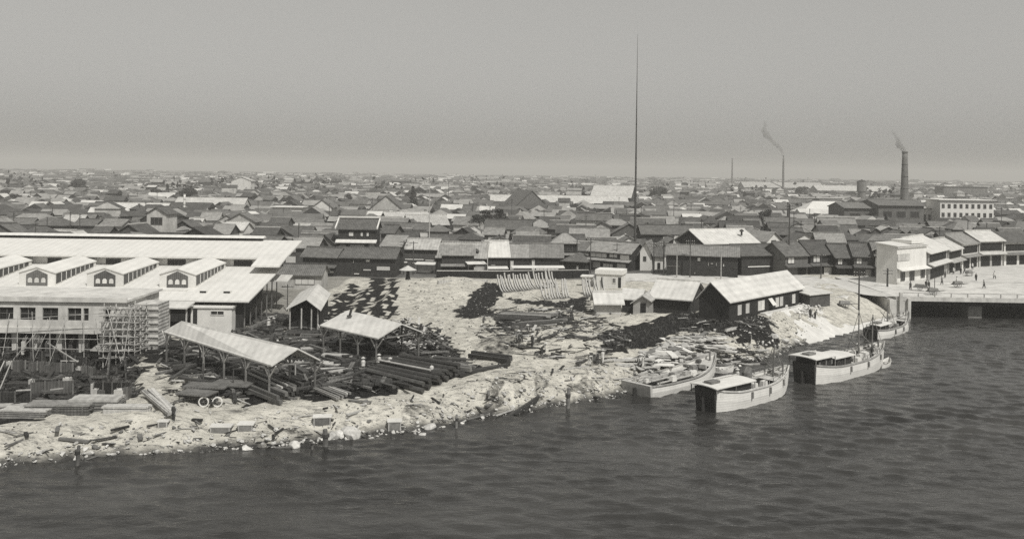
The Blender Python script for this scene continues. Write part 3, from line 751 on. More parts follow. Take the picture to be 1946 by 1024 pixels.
# ================================================================== OPEN SHEDS IN THE YARD
def open_shed(label, ridge_l, ridge_r, eave_l, eave_r, hr_, he_, nposts, roof_m, notch=False):
    """gable roof on posts from the pixels of its ridge and of its river-side eave"""
    def lift(px, py, h):
        z = h
        for _ in range(3):
            p = at(px, py, z); z = g1(p.x, p.y) * .3 + h
        return at(px, py, z)
    a, b_, c, d = lift(*ridge_l, hr_), lift(*ridge_r, hr_), lift(*eave_l, he_), lift(*eave_r, he_)
    root = thing('open_shed', label, 'shed', (c.x, c.y, g1(c.x, c.y)))
    o = Vector((c.x, c.y, g1(c.x, c.y)))
    a, b_, c, d = a - o, b_ - o, c - o, d - o
    e, f = a + (a - c) * .9, b_ + (b_ - d) * .9
    e.z, f.z = c.z, d.z
    up = Vector((0, 0, .16))
    mb = MB()
    segs = 10
    for (p, q, r, s) in ((c, d, b_, a), (a, b_, f, e)):
        mb.hexa([p, q, r, s], [p + up, q + up, r + up, s + up])
    mb.build('roof', roof_m, root)
    pm = MB(); bm_ = MB(); rm = MB()
    for k in range(nposts):
        t = (k + .15) / (nposts - .7)
        for u, v, nm in ((c, d, 1), (e, f, 1)):
            p = u.lerp(v, t); q = p + ((a.lerp(b_, t)) - p) * .06
            g = g1(q.x + o.x, q.y + o.y) - o.z
            MB().tube([(q.x, q.y, g - .4), (q.x, q.y, q.z - .02)], .13, 7).build('post', M_oldwood, root)
            for sg in (-1, 1):
                w_ = q + (v - u).normalized() * sg * 1.3; w_.z = q.z + .05 + (v - u).normalized().z * sg
                MB().bar((q.x, q.y, q.z - 1.4), w_, .12).build('brace', M_timber, root)
        rm.bar(c.lerp(d, t) - Vector((0, 0, .08)), a.lerp(b_, t) - Vector((0, 0, .08)), .12); rm.bar(a.lerp(b_, t) - Vector((0, 0, .08)), e.lerp(f, t) - Vector((0, 0, .08)), .12)
        rm.bar(c.lerp(d, t) - Vector((0, 0, .1)), e.lerp(f, t) - Vector((0, 0, .1)), .12)
    rm.build('rafter', M_oldwood, root)
    cc = (a + b_ + c + d) / 4 + o
    return root
open_shed('long open shed with pale sheet roof on posts in the timber yard', (345, 612), (566, 664), (310, 632), (516, 697), 5.0, 3.5, 6, M_sheet_roof)
open_shed('shorter open shed with pale sheet roof and a dark pipe on it, mid yard', (660, 592), (764, 617), (607, 620), (718, 645), 4.8, 3.4, 4, M_sheet_roof)
# stepped ridge piece of the long shed and the small stove pipe of the other
p = at(664, 597, 5.0); so = thing('stove_pipe', 'dark leaning stove pipe on the shorter open shed roof', 'pipe', (p.x, p.y, 4.75))
MB().tube([(0, 0, 0), (.25, .1, .9), (.5, .2, 1.1)], .16).build('flue', M_rail, so)
MB().box(-.3, .3, -.3, .3, -.08, .1).build('base_plate', M_rail, so)

# the tent-like roof by the hall, pale with a dark open gable
def gable_px(name, label, cat, ridge_f, ridge_b, eave_l, eave_r, base_py, hr_, he_, roof_m, wall_m, open_front=False, zb=None):
    """gable end towards the viewer: pixels of front ridge point, far ridge point, the two front eave corners"""
    def lf(px, py, h):
        z = h
        if zb is not None: return at(px, py, zb + h)
        for _ in range(4):
            p = at(px, py, z); z = g1(p.x, p.y) + h
        return at(px, py, z)
    A, B, Cc, D = lf(*ridge_f, hr_), lf(*ridge_b, hr_), lf(*eave_l, he_), lf(*eave_r, he_)
    ax = (B - A); ax.z = 0; 
    o = Vector((A.x, A.y, g1(A.x, A.y) if zb is None else zb))
    root = thing(name, label, cat, o)
    yv = ax.normalized(); xv = Vector((yv.y, -yv.x, 0)); Ln = ax.length
    wl = max(.8, -(Cc - A).dot(xv)); wr = max(.8, (D - A).dot(xv))
    hr2 = A.z - o.z; zl = Cc.z - o.z; zr_ = D.z - o.z
    root.rotation_euler = (0, 0, math.atan2(xv.y, xv.x))
    t = .16
    rf = MB()
    rf.hexa([(-wl - .4, -.5, zl - .15), (0, -.5, hr2), (0, Ln + .4, hr2), (-wl - .4, Ln + .4, zl - .15)], [(-wl - .4, -.5, zl - .15 + t), (0, -.5, hr2 + t), (0, Ln + .4, hr2 + t), (-wl - .4, Ln + .4, zl - .15 + t)])
    rf.hexa([(0, -.5, hr2), (wr + .4, -.5, zr_ - .15), (wr + .4, Ln + .4, zr_ - .15), (0, Ln + .4, hr2)], [(0, -.5, hr2 + t), (wr + .4, -.5, zr_ - .15 + t), (wr + .4, Ln + .4, zr_ - .15 + t), (0, Ln + .4, hr2 + t)])
    rf.build('roof', roof_m, root)
    f0 = 1.6 if open_front else 0
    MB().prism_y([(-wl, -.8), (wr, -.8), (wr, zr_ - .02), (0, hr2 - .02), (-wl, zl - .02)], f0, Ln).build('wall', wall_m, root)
    claim(o.x + yv.x * Ln / 2 + xv.x * (wr - wl) / 2, o.y + yv.y * Ln / 2 + xv.y * (wr - wl) / 2, (wl + wr) / 2, Ln / 2, root.rotation_euler.z)
    root['_w'] = (wl, wr, Ln, hr2, zl, zr_)
    return root
r_ = gable_px('workshop', 'pale roofed workshop with a black open gable beside the hall', 'workshop', (583, 569), (604, 537), (556, 578), (610, 581), 598, 5.2, 3.4, M_sheet_roof, M_black, True)
wl, wr, Ln, hr2, zl, zr_ = r_['_w']
for x in (-wl + .1, -wl * .3, wr * .4, wr - .1): MB().tube([(x, .1, -.6), (x, .1, zl - .05)], .11).build('post', M_timber, r_)

# small hut with a pointed straw roof and a post
p = P(775, 535); hut = thing('watch_hut', 'tiny pointed roof on one dark flared post behind the yard', 'shelter', p)
hb = MB(); n_ = 10
hb.v += [(0, 0, 3.3)] + [(1.9 * math.cos(2 * math.pi * k / n_), 1.9 * math.sin(2 * math.pi * k / n_), 2.35) for k in range(n_)] + [(0, 0, 2.25)]
hb.f += [(0, 1 + k, 1 + (k + 1) % n_) for k in range(n_)] + [(n_ + 1, 1 + (k + 1) % n_, 1 + k) for k in range(n_)]
hb.build('roof', M_straw, hut)
MB().tube([(0, 0, -.3), (0, 0, 1.0), (0, 0, 2.3)], [.75, .4, .3], 8).build('post', M_dwood, hut)

# ================================================================== ROW BEHIND THE YARD
DK, PP = M_dwood, M_paper
# front long black shed and three storey house behind it
phouse('storehouse', 'long black boarded storehouse with grey roof behind the yard', 'storehouse', (634, 524), (750, 527), 489, 7, 1.6, wall=DK, roof=M_tile_mid,
       wins=((.31, .335, .68, .86, PP, DK, 0), (.48, .62, .30, .42, PP, DK, 0), (.70, .93, .33, .58, PP, DK, 0), (.52, .6, .75, .9, PP, DK, 0), (.33, .43, .1, .2, PP, DK, 0)))
b0, b1 = at(642, 516), at(712, 517); b0.y += 9; b1.y += 9; b0.x *= 1.043; b1.x *= 1.043
r_ = phouse('tall_house', 'dark three storey house with pale edged roof towering over the black storehouse', 'house', None, None, 0, 7.5, 2.0, wall=DK, roof=M_tile_dark, base=(b0, b1), h=9.6,
            wins=((.28, .42, .80, .92, PP, DK, 0), (.60, .68, .80, .92, PP, DK, 0), (.76, .84, .80, .92, PP, DK, 0), (.03, .22, .50, .60, PP, DK, 3), (.32, .72, .49, .60, PP, DK, 6), (.84, .99, .46, .66, PP, M_white, 0)), ohx=.5)
L_, h_ = r_['_L'], r_['_h']
MB().hexa([(-L_ / 2 - .5, -1.4, .64 * h_), (L_ / 2 + .5, -1.4, .64 * h_), (L_ / 2 + .5, -.01, .7 * h_), (-L_ / 2 - .5, -.01, .7 * h_)],
          [(-L_ / 2 - .5, -1.4, .64 * h_ + .2), (L_ / 2 + .5, -1.4, .64 * h_ + .2), (L_ / 2 + .5, -.01, .7 * h_ + .2), (-L_ / 2 - .5, -.01, .7 * h_ + .2)]).build('pent_roof', M_white_roof, r_)
tr = MB()
for x in (-L_ / 2 - .75, L_ / 2 + .45):
    tr.hexa([(x, -.7, h_ - .1), (x + .3, -.7, h_ - .1), (x + .3, 3.75, h_ + 2.1), (x, 3.75, h_ + 2.1)], [(x, -.7, h_ + .3), (x + .3, -.7, h_ + .3), (x + .3, 3.75, h_ + 2.5), (x, 3.75, h_ + 2.5)])
tr.build('verge', M_white, r_)
MB().box(-L_ / 2 - .7, L_ / 2 + .7, 3.5, 4.0, h_ + 2.46, h_ + 2.85).build('ridge_cap', M_white, r_)
b0, b1 = at(722, 515), at(746, 516); b0.y += 14; b1.y += 14; b0.x *= 1.06; b1.x *= 1.06
r_ = phouse('side_wing', 'narrow side wing with pale verge right of the three storey house', 'house', None, None, 0, 6.5, 1.6, wall=M_mwood, roof=M_tile_mid, base=(b0, b1), h=8.2)
b0, b1 = P(715, 522), P(752, 523); b0.y += 8.5; b1.y += 8.5
phouse('lean_to', 'low grey roofed annex between the black storehouse and the shops', 'house', None, None, 0, 5, 1.8, kind='shed', wall=DK, roof=M_tile_pale, base=(b0, b1), h=6.0)
# houses left of it, behind the hall corner
phouse('shop_house', 'dark house with grey roof tucked behind the right corner of the hall', 'house', (575, 523), (638, 525), 487, 6, 1.6, wall=DK, roof=M_tile_mid, wins=((.05, .4, .45, .6, PP, DK, 0), (.6, .95, .15, .3, PP, DK, 0)), pent=.55)
b0, b1 = P(562, 512), P(602, 513)
phouse('shop_house', 'dark gabled house with pale wall strip behind the hall corner', 'house', None, None, 0, 7, 2.0, wall=M_mwood, roof=M_tile_pale, base=(b0, b1), h=5.4)
b0, b1 = P(598, 506), P(636, 507)
phouse('shop_house', 'brown boarded house left of the three storey house', 'house', None, None, 0, 7, 2.2, across=True, wall=M_mwood, roof=M_tile_dark, base=(b0, b1), h=5.6, wins=((.3, .7, .5, .75, PP, DK, 1),))
# the shop row
row = [
    ('two storey shop with pale roof and open dark front, left end of the shop row', (752, 512), (829, 514), 472, 7, 1.9, M_wood_roof, M_mwood,
     ((.02, .16, .55, .68, PP, DK, 2), (.22, .7, .45, .55, PP, DK, 0), (.72, .98, .42, .52, PP, DK, 0), (.4, .62, .28, .38, PP, DK, 0), (.05, .3, .3, .42, PP, DK, 0))),
    ('broad pale roofed shop with two small black roof gablets', (831, 514), (922, 516), 488, 9, 3.0, M_grey_roof, DK,
     ((.55, .98, .1, .35, PP, M_white, 0), (.45, .62, .45, .6, PP, DK, 0), (.66, .98, .6, .8, PP, DK, 0))),
    ('tall storehouse with bright white roof between two shops', (926, 515), (966, 515), 486, 8, 3.1, M_sheet_roof, DK, ((.1, .6, .8, .88, PP, DK, 0), (.15, .4, .35, .45, PP, DK, 0))),
    ('grey tiled storehouse right of the white roofed one', (968, 514), (1006, 514), 487, 7.5, 2.6, M_tile_pale, DK, ((.05, .2, .05, .7, PP, M_white, 0),)),
    ('longer grey tiled storehouse near the middle of the shop row', (1009, 514), (1068, 514), 487, 7.5, 2.6, M_tile_pale, DK, ((.03, .12, .05, .75, PP, M_white, 0), (.15, .9, .02, .2, PP, DK, 5))),
]
shop_roots = []
for lab, bl, br, ey, dp, ri, rm_, wm_, ws in row:
    r_ = phouse('shop_house', lab, 'shop', bl, br, ey, dp, ri, wall=wm_, roof=rm_, wins=ws, group='row of shops behind the yard fence')
    shop_roots.append(r_)
r_ = shop_roots[1]; L_, h_ = r_['_L'], r_['_h']
for u in (.25, .72):
    x = -L_ / 2 + u * L_
    g = MB().prism_y([(x - 1.2, h_ + 1.1), (x + 1.2, h_ + 1.1), (x, h_ + 1.75)], .9, 3.2).build('gablet', M_black, r_)
    MB().hexa([(x - 1.6, .6, h_ + 1.02), (x, .6, h_ + 1.8), (x, 3.6, h_ + 1.85), (x - 1.6, 3.6, h_ + 1.6)], [(x - 1.6, .6, h_ + 1.14), (x, .6, h_ + 1.95), (x, 3.6, h_ + 2.0), (x - 1.6, 3.6, h_ + 1.75)]).build('gablet_roof', M_tile_dark, g)
    MB().hexa([(x, .6, h_ + 1.8), (x + 1.6, .6, h_ + 1.02), (x + 1.6, 3.6, h_ + 1.6), (x, 3.6, h_ + 1.85)], [(x, .6, h_ + 1.95), (x + 1.6, .6, h_ + 1.14), (x + 1.6, 3.6, h_ + 1.75), (x, 3.6, h_ + 2.0)]).build('gablet_roof', M_tile_dark, g)
phouse('shop_house', 'low dark hipped house at the right end of the grey storehouses', 'house', (1070, 514), (1112, 515), 496, 6, 1.7, kind='hip', wall=DK, roof=M_tile_mid, wins=((.6, .72, .2, .6, PP, DK, 0),))
phouse('shop_house', 'dark long house with pale screens behind the small white office', 'house', (1118, 512), (1198, 515), 478, 7, 2.0, wall=DK, roof=M_tile_pale, pent=.62,
       wins=((.05, .45, .66, .9, PP, DK, 2), (.5, .7, .7, .9, PP, DK, 1), (.75, .98, .62, .9, PP, DK, 0), (.1, .3, .1, .45, PP, DK, 0), (.35, .6, .1, .4, PP, DK, 2), (.68, .9, .08, .45, PP, DK, 0)))
phouse('shop_house', 'narrow white gabled house between poles left of the dark hall', 'house', (1216, 514), (1236, 514), 478, 8, 2.2, across=True, wall=M_white, roof=M_tile_mid, wins=((.3, .6, .5, .75),))
phouse('shop_house', 'small white house with arched dark door left of the dark hall', 'house', (1244, 512), (1262, 512), 486, 6, 1.5, wall=M_white, roof=M_tile_mid, wins=((.3, .6, .05, .5, M_black, DK, 0),))
r_ = phouse('warehouse', 'long black warehouse with pale eaves roof behind the gabled sheds', 'warehouse', (1267, 524), (1402, 528), 485, 9, 1.6, wall=DK, roof=M_tile_pale,
            wins=((.43, .48, .72, .9, PP, DK, 0), (.58, .60, .52, .7, PP, DK, 0), (.615, .66, .6, .68, PP, DK, 0), (.69, .71, .52, .7, PP, DK, 0), (.79, .815, .5, .66, PP, DK, 0), (.0, .19, .42, .48, PP, DK, 0), (.93, .99, .44, .49, PP, DK, 0), (.39, .41, .12, .24, PP, DK, 0)))
phouse('warehouse', 'dark warehouse with striped grey roof right of the long black one', 'warehouse', (1409, 524), (1482, 520), 484, 8, 1.8, wall=DK, roof=M_tile_mid, wins=((.15, .75, .38, .48, PP, DK, 0), (.8, .9, .6, .8, PP, DK, 0)))
b0, b1 = P(1338, 506), P(1440, 503)
phouse('warehouse', 'big bright white roofed warehouse with a dark cowl on its ridge', 'warehouse', None, None, 0, 13, 2.8, wall=DK, roof=M_sheet_roof, base=(b0, b1), h=5.6)
q_ = (b0 + b1) / 2
cw = thing('roof_cowl', 'small black cowl on the bright white warehouse roof', 'vent', (q_.x + 3.5, q_.y + 4.0, q_.z + 7.2))
MB().tube([(0, 0, 0), (0, 0, 1.0)], .25).build('neck', M_rail, cw); MB().tube([(0, 0, 1.0), (0, 0, 1.35), (0, 0, 1.6)], [.55, .55, .1]).build('hood', M_rail, cw)
b0, b1 = P(1455, 496), P(1484, 493)
phouse('shop_house', 'white gabled house with dark attic window behind the right sheds', 'house', None, None, 0, 9, 2.2, across=True, wall=M_white, roof=M_tile_pale, base=(b0, b1), h=5.2, wins=((.35, .65, .8, 1.02, M_black, DK, 2),))
b0, b1 = P(1282, 498), P(1335, 500)
phouse('shop_house', 'low house with pale sloping roof left of the bright warehouse', 'house', None, None, 0, 8, 2, wall=DK, roof=M_tin, base=(b0, b1), h=4.0)

# black boarded fence with a pale coping along the back of the yard, and the sign-like boards over it
def fence(name, label, pts_px, top_py, m, cap_m, t=.25, h=None):
    ps = [P(*q) for q in pts_px]
    root = thing(name, label, 'fence', ps[0])
    for a, b_ in zip(ps[:-1], ps[1:]):
        hh_ = h or zat(top_py, a) - a.z
        d = (b_ - a); u = d.normalized(); n_ = Vector((-u.y, u.x, 0)) * t / 2; o = ps[0]
        q = [a - n_ - o, b_ - n_ - o, b_ + n_ - o, a + n_ - o]
        MB().hexa([(p.x, p.y, p.z - .5) for p in q], [(p.x, p.y, p.z + hh_) for p in q]).build('panel', m, root)
        n2 = n_ * 1.9; q = [a - n2 - o, b_ - n2 - o, b_ + n2 - o, a + n2 - o]
        if cap_m: MB().hexa([(p.x, p.y, p.z + hh_ + .003) for p in q], [(p.x, p.y, p.z + hh_ + .16) for p in q]).build('coping', cap_m, root)
        k = int(d.length / 3)
        for i in range(k + 1):
            pm = MB(); p = a.lerp(b_, i / max(k, 1)) - n_ * 1.5 - o; pm.box(p.x - .09, p.x + .09, p.y - .09, p.y + .06, p.z - .4, p.z + hh_ - .05); pm.build('post', m, root)
    return root
fence('board_fence', 'long black board fence with pale coping behind the curved ribs', [(830, 528), (970, 529), (1118, 527)], 515, M_black, M_timber)
fence('board_fence', 'low pale plank fence below the long black fence', [(832, 540), (925, 538), (925.5, 538)], 533, M_timber, None)
p = P(752, 526)
# white awnings behind the fence
def awning(label, bl, br, h, dep, m, group=None):
    a, b_ = P(*bl), P(*br); yaw = math.atan2(b_.y - a.y, b_.x - a.x); L_ = (b_ - a).xy.length; o = (a + b_) / 2
    r = thing('awning', label, 'awning', o, yaw, group)
    MB().hexa([(-L_ / 2, -dep / 2, h - .35), (L_ / 2, -dep / 2, h - .35), (L_ / 2, dep / 2, h), (-L_ / 2, dep / 2, h)], [(-L_ / 2, -dep / 2, h - .25), (L_ / 2, -dep / 2, h - .25), (L_ / 2, dep / 2, h + .1), (-L_ / 2, dep / 2, h + .1)]).build('cover', m, r)
    for sx in (-1, 1):
        for sy in (-1, 1): MB().tube([(sx * (L_ / 2 - .2), sy * (dep / 2 - .15), -.3), (sx * (L_ / 2 - .2), sy * (dep / 2 - .15), h - .2)], .06, 6).build('post', M_oldwood, r)
    return r
awning('white shop awning behind the left part of the black fence', (886, 524), (922, 524), 3.1, 2.6, M_canvas)
awning('long low white awning in front of the white roofed storehouse', (926, 523), (965, 523), 1.9, 2.0, M_canvas)
awning('white awning before the grey storehouses behind the fence', (972, 522), (1072, 521), 1.9, 2.2, M_canvas)
awning('small pale awning by the left shop with the open front', (790, 520), (828, 521), 2.6, 2.4, M_canvas)

# ================================================================== SMALL OFFICE, SHEDS AND RIBS
r_, L_, h_ = pbox('site_office', 'small flat roofed white office with two dark openings behind the ribs', 'office', (1133, 547), (1181, 547), 513, 4.2, M_white, M_white, oh=.25, rt=.9)
window(r_, L_ * .14, L_ * .28, h_ * .3, h_ * .58, frame=M_white, bars=1); MB().box(L_ * .37, L_ * .48, -.06, -.003, .02, h_ * .62).build('door', M_black, r_)
MB().box(-L_ * .30, -L_ * .24, -.06, -.003, .02, h_ * .6).build('door', M_black, r_)
r_, L_, h_ = pbox('kiosk', 'tiny white kiosk between the black fence and the small office', 'kiosk', (1106, 543), (1124, 543), 524, 2, M_white, M_white, oh=.3)
window(r_, -.3, .5, h_ * .3, h_ * .6, frame=M_white, bars=0)
r_ = phouse('site_shed', 'small shed with bright roof and pale front wall beside the dark slope', 'shed', (1133, 597), (1180, 598), 572, 3.6, 1.1, wall=M_cream, roof=M_sheet_roof, oh=.9)
r_ = phouse('site_shed', 'dark boarded shed right of the small bright roofed shed', 'shed', (1182, 593), (1214, 594), 568, 3.6, .9, kind='shed', wall=DK, roof=M_sheet_roof)
r_ = gable_px('site_shed', 'little pale gabled hut against the dark wall of the gabled sheds', 'hut', (1222, 562), (1236, 553), (1211, 570), (1237, 570), 590, 3.2, 2.3, M_wood_roof, M_cream)
MB().box(-.4, .5, -.05, -.003, 0, 1.7).build('door', M_black, r_)

# curved boat ribs standing in rows
rib = MB()
def rib_mesh(hgt, reach, wd=.24, th=.36):
    m = MB(); pts = []
    for k in range(9):
        t = k / 8; a = t * R(78)
        pts.append(Vector((0, -reach * math.sin(a) ** 1.3, .15 + hgt * (1 - math.cos(a)) * 1.25)))
    pts = [Vector((0, p.y, p.z)) for p in pts]
    lo = []; 
    for k in range(8):
        a, b_ = pts[k], pts[k + 1]; d = (b_ - a).normalized(); n_ = Vector((0, -d.z, d.y)) * th / 2
        m.hexa([a + n_ + Vector((-wd / 2, 0, 0)), a + n_ + Vector((wd / 2, 0, 0)), a - n_ + Vector((wd / 2, 0, 0)), a - n_ + Vector((-wd / 2, 0, 0))],
               [b_ + n_ + Vector((-wd / 2, 0, 0)), b_ + n_ + Vector((wd / 2, 0, 0)), b_ - n_ + Vector((wd / 2, 0, 0)), b_ - n_ + Vector((-wd / 2, 0, 0))])
    return m
def rib_row(px0, px1, py0, py1, nn, hgt, reach, lab, grp, yaw, m):
    proto = None
    for k in range(nn):
        t = k / (nn - 1); p = P(px0 + (px1 - px0) * t, py0 + (py1 - py0) * t)
        if proto is None:
            proto = thing('boat_rib', lab, 'boat rib', p, yaw, grp)
            rib_mesh(hgt, reach).build('timber', m, proto)
            MB().box(-.2, .2, .05, .5, -.25, .2).build('foot_block', M_oldwood, proto)
            o = proto
        else:
            o = copy_tree(proto)
        o.location = p; o.rotation_euler = (rnd.uniform(-.06, .06), rnd.uniform(-.08, .08), yaw + rnd.uniform(-.08, .08)); o.scale = (1, 1, rnd.uniform(.85, 1.1))
M_rib = mat('weathered_rib', .36, .85, .2, 2)
rib_row(955, 1058, 556, 545, 22, 3.0, 3.4, 'curved pale timber rib in the row before the black fence', 'curved ribs before the black fence', R(200), M_rib)
rib_row(1036, 1082, 570, 566, 10, 3.0, 3.6, 'curved timber rib in the middle rack below the kiosk', 'curved ribs in the middle rack', R(190), M_rib)
rib_row(1112, 1152, 562, 562, 9, 2.8, 3.2, 'curved timber rib stacked in front of the small white office', 'curved ribs before the white office', R(190), M_rib)
# ================================================================== GABLED SHEDS ON THE RIGHT
r_ = gable_px('gabled_shed', 'large black boarded shed with bright roof and pale windows in its long side', 'shed', (1353, 537), (1494, 515), (1300, 572), (1401, 571), 600, 6.2, 3.5, M_sheet_roof, M_dwood, zb=.9)
wl, wr, Ln, hr2, zl, zr_ = r_['_w']
for f in (.10, .2, .36, .40, .60, .66, .84):
    y0 = Ln * f; fr = MB(); z0, z1 = zr_ * .34, zr_ * .78
    for (a, b_, c, d) in ((y0, y0 + 1.15, z0, z0 + .1), (y0, y0 + 1.15, z1 - .1, z1), (y0, y0 + .1, z0 + .101, z1 - .101), (y0 + 1.05, y0 + 1.15, z0 + .101, z1 - .101)):
        fr.box(wr + .003, wr + .08, a, b_, c, d)
    o = fr.build('window', M_paper, r_); MB().box(wr + .004, wr + .05, y0 + .102, y0 + 1.048, z0 + .102, z1 - .102).build('pane', M_paper, o)
a = Ln * .50
MB().hexa([(wr + .01, a, zr_ * .8), (wr + .9, a, zr_ * .5), (wr + .9, a + 1.3, zr_ * .5), (wr + .01, a + 1.3, zr_ * .8)], [(wr + .01, a, zr_ * .8 + .06), (wr + .9, a, zr_ * .5 + .06), (wr + .9, a + 1.3, zr_ * .5 + .06), (wr + .01, a + 1.3, zr_ * .8 + .06)]).build('shutter', M_paper, r_)
r_ = phouse('gabled_shed', 'black boarded shed with bright roof left of the largest gabled shed', 'shed', (1238, 596), (1312, 598), 565, 9, 2.2, wall=M_dwood, roof=M_sheet_roof, oh=.7)
phouse('gabled_shed', 'low flat roofed dark shed at the right end of the largest shed', 'shed', (1539, 584), (1577, 586), 559, 5, .5, kind='shed', wall=M_mwood, roof=M_sheet_roof, oh=.3)

# ================================================================== STONE QUAY SLOPE, BRIDGE
def inland(a, b_, d):
    u = Vector((b_[0] - a[0], b_[1] - a[1])).normalized(); n_ = Vector((-u.y, u.x))
    return n_ * d
A, B, C_ = [Vector(q) for q in REV]
qw = thing('stone_revetment', 'smooth pale sloping stone facing of the quay before the bridge', 'quay wall', (A.x, A.y, WZ))
mb = MB(); n_ = inland(A, B, 1); K = 16
QTOP = 1.62
for k in range(K):
    p, q = A.lerp(B, k / K), A.lerp(B, (k + 1) / K)
    lo0, lo1 = p - n_ * .5 - A, q - n_ * .5 - A; hi0, hi1 = p + n_ * 7.4 - A, q + n_ * 7.4 - A
    up = Vector((0, 0, .2))
    j = rnd.uniform(-.02, .02)
    mb.hexa([(lo0.x, lo0.y, -.6), (lo1.x, lo1.y, -.6), (hi1.x, hi1.y, QTOP - WZ - .3), (hi0.x, hi0.y, QTOP - WZ - .3)], [(lo0.x, lo0.y, -.2), (lo1.x, lo1.y, -.2), (hi1.x, hi1.y, QTOP - WZ + .1 + j), (hi0.x, hi0.y, QTOP - WZ + .1 + j)])
mb.build('stone_facing', mat('smooth_stone', .56, .85, .12, .8, dirt=.2, bump=.15), qw)
mb = MB(); e = n_ * 7.401; e2 = n_ * 8.4; a0, b0 = A - A, B - A
mb.hexa([(a0.x + e.x, a0.y + e.y, QTOP - WZ - .5), (b0.x + e.x, b0.y + e.y, QTOP - WZ - .5), (b0.x + e2.x, b0.y + e2.y, QTOP - WZ - .5), (a0.x + e2.x, a0.y + e2.y, QTOP - WZ - .5)], [(a0.x + e.x, a0.y + e.y, QTOP - WZ + .16), (b0.x + e.x, b0.y + e.y, QTOP - WZ + .16), (b0.x + e2.x, b0.y + e2.y, QTOP - WZ + .16), (a0.x + e2.x, a0.y + e2.y, QTOP - WZ + .16)])
mb.build('coping', M_conc, qw)
# bridge
bx, by = ab
bz = 1.9
br = thing('bridge', 'wide pale bridge with dark opening over the river at the right', 'bridge', (bx, by, 0))
yaw = R(1.5); br.rotation_euler = (0, 0, -yaw)
MB().box(-1.0, 150, -.2, 25, bz - .5, bz).build('deck', M_conc, br)
MB().box(-1.0, 150, -.45, -.203, bz - .7, bz + .12).build('fascia', M_conc, br)
mb = MB()
for y in range(1, 25, 3): mb.box(.6, 150, y, y + .5, bz - 1.6, bz - .502)
mb.build('girder', M_black, br)  # girders, first pier and back wall darkened: shade under the deck painted in
MB().box(-2.2, 1.0, -.4, 25, -4, bz - .51).build('abutment', M_conc, br)
for x in (-.6, .9): MB().box(x, x + .55, -.95, -.452, -4, bz + .9 if x < 0 else bz - .2).build('pilaster', M_conc, br)
MB().box(13, 15.5, 1.5, 23, -5, bz - 1.601).build('pier', M_oldwood, br)
MB().box(36, 38.0, 1.5, 23, -5, bz - 1.601).build('pier', M_conc, br)
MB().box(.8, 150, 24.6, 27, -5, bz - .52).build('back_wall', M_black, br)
rm = MB()
for x in np.arange(0, 150, 3.0): rm.box(x - .08, x + .08, -.4, -.24, bz + .121, bz + .75)
ra = rm.build('railing_post', M_timber, br)
rm = MB(); rm.box(-.2, 150, -.38, -.26, bz + .752, bz + .86); rm.build('handrail', M_timber, br)
# street surface running from behind the sheds onto the bridge
st = MB()
rows = [((20, 195), (20, 207)), ((40, 186), (42, 204)), ((58, 180), (62, 203)), ((bx - 1.2, by + .2), (bx - 1.2, by + 26))]
mst = mat('street_dust', .50, .92, .14, .5, dirt=.2)
N_ = 60
def lerp_rows(t):
    k = t * (len(rows) - 1); i = min(int(k), len(rows) - 2); f = k - i
    return Vector(rows[i][0]).lerp(Vector(rows[i + 1][0]), f), Vector(rows[i][1]).lerp(Vector(rows[i + 1][1]), f)
for k in range(N_):
    a0, a1 = lerp_rows(k / N_); b0, b1 = lerp_rows((k + 1) / N_)
    for j in range(10):
        q = [a0.lerp(a1, j / 10), b0.lerp(b1, j / 10), b0.lerp(b1, (j + 1) / 10), a0.lerp(a1, (j + 1) / 10)]
        f0, f1 = max(0, k / N_ * 3 - 2), max(0, (k + 1) / N_ * 3 - 2)
        zz = [(g1(p.x, p.y) * (1 - f) + (bz + .02) * f if True else 0) + .05 for p, f in zip(q, (f0, f1, f1, f0))]
        st.quad(*[(p.x, p.y, z) for p, z in zip(q, zz)])
so = st.build('street', mst, smooth=True); tag(so, 'pale dusty street behind the sheds leading to the bridge', kind='structure')
MB_ = MB().box(bx - 1.2, bx + 150, by + 25, by + 62, -1, bz + .03)
so = MB_.build('square', mst); tag(so, 'pale open square beyond the bridge', kind='structure')
def Q(px, py, z=bz + .03):
    return at(px, py, z)

# ================================================================== SHOPS BY THE BRIDGE
def qhouse(name, label, cat, bl, br_, h, depth, rise, z=bz, **k):
    p0, p1 = at(bl[0], bl[1], z), at(br_[0], br_[1], z)
    return phouse(name, label, cat, None, None, 0, depth, rise, base=(p0, p1), h=h, **k)
r_ = qhouse('corner_shop', 'tall white plastered corner shop with dark ground floor windows by the bridge', 'shop', (1704, 541), (1760, 534), 7.8, 4.5, .4, kind='shed', wall=M_white, roof=M_white_roof, oh=.3,
            wins=((.12, .26, .08, .32), (.42, .58, .06, .34), (.80, .94, .1, .36)))
L_, h_ = r_['_L'], r_['_h']
MB().box(-L_ / 2 - .2, L_ / 2 + .2, -.3, -.003, h_ - .35, h_ - .12).build('cornice', M_conc, r_); MB().box(-L_ / 2 - .05, L_ / 2 + .05, -.08, -.003, 0, .5).build('plinth', M_conc, r_)
MB().box(-L_ / 2, -L_ * .1, -.14, -.003, h_ * .62, h_ * .8).build('sign_board', M_cream, r_); MB().hexa([(-L_ / 2, -1.2, h_ * .36), (L_ / 2, -1.2, h_ * .36), (L_ / 2, -.004, h_ * .42), (-L_ / 2, -.004, h_ * .42)], [(-L_ / 2, -1.2, h_ * .36 + .1), (L_ / 2, -1.2, h_ * .36 + .1), (L_ / 2, -.004, h_ * .42 + .1), (-L_ / 2, -.004, h_ * .42 + .1)]).build('awning', M_canvas, r_)
MB().box(-L_ * .02, L_ * .45, .0, 4.5, h_ + .36, h_ + 1.1).build('parapet', M_white, r_)
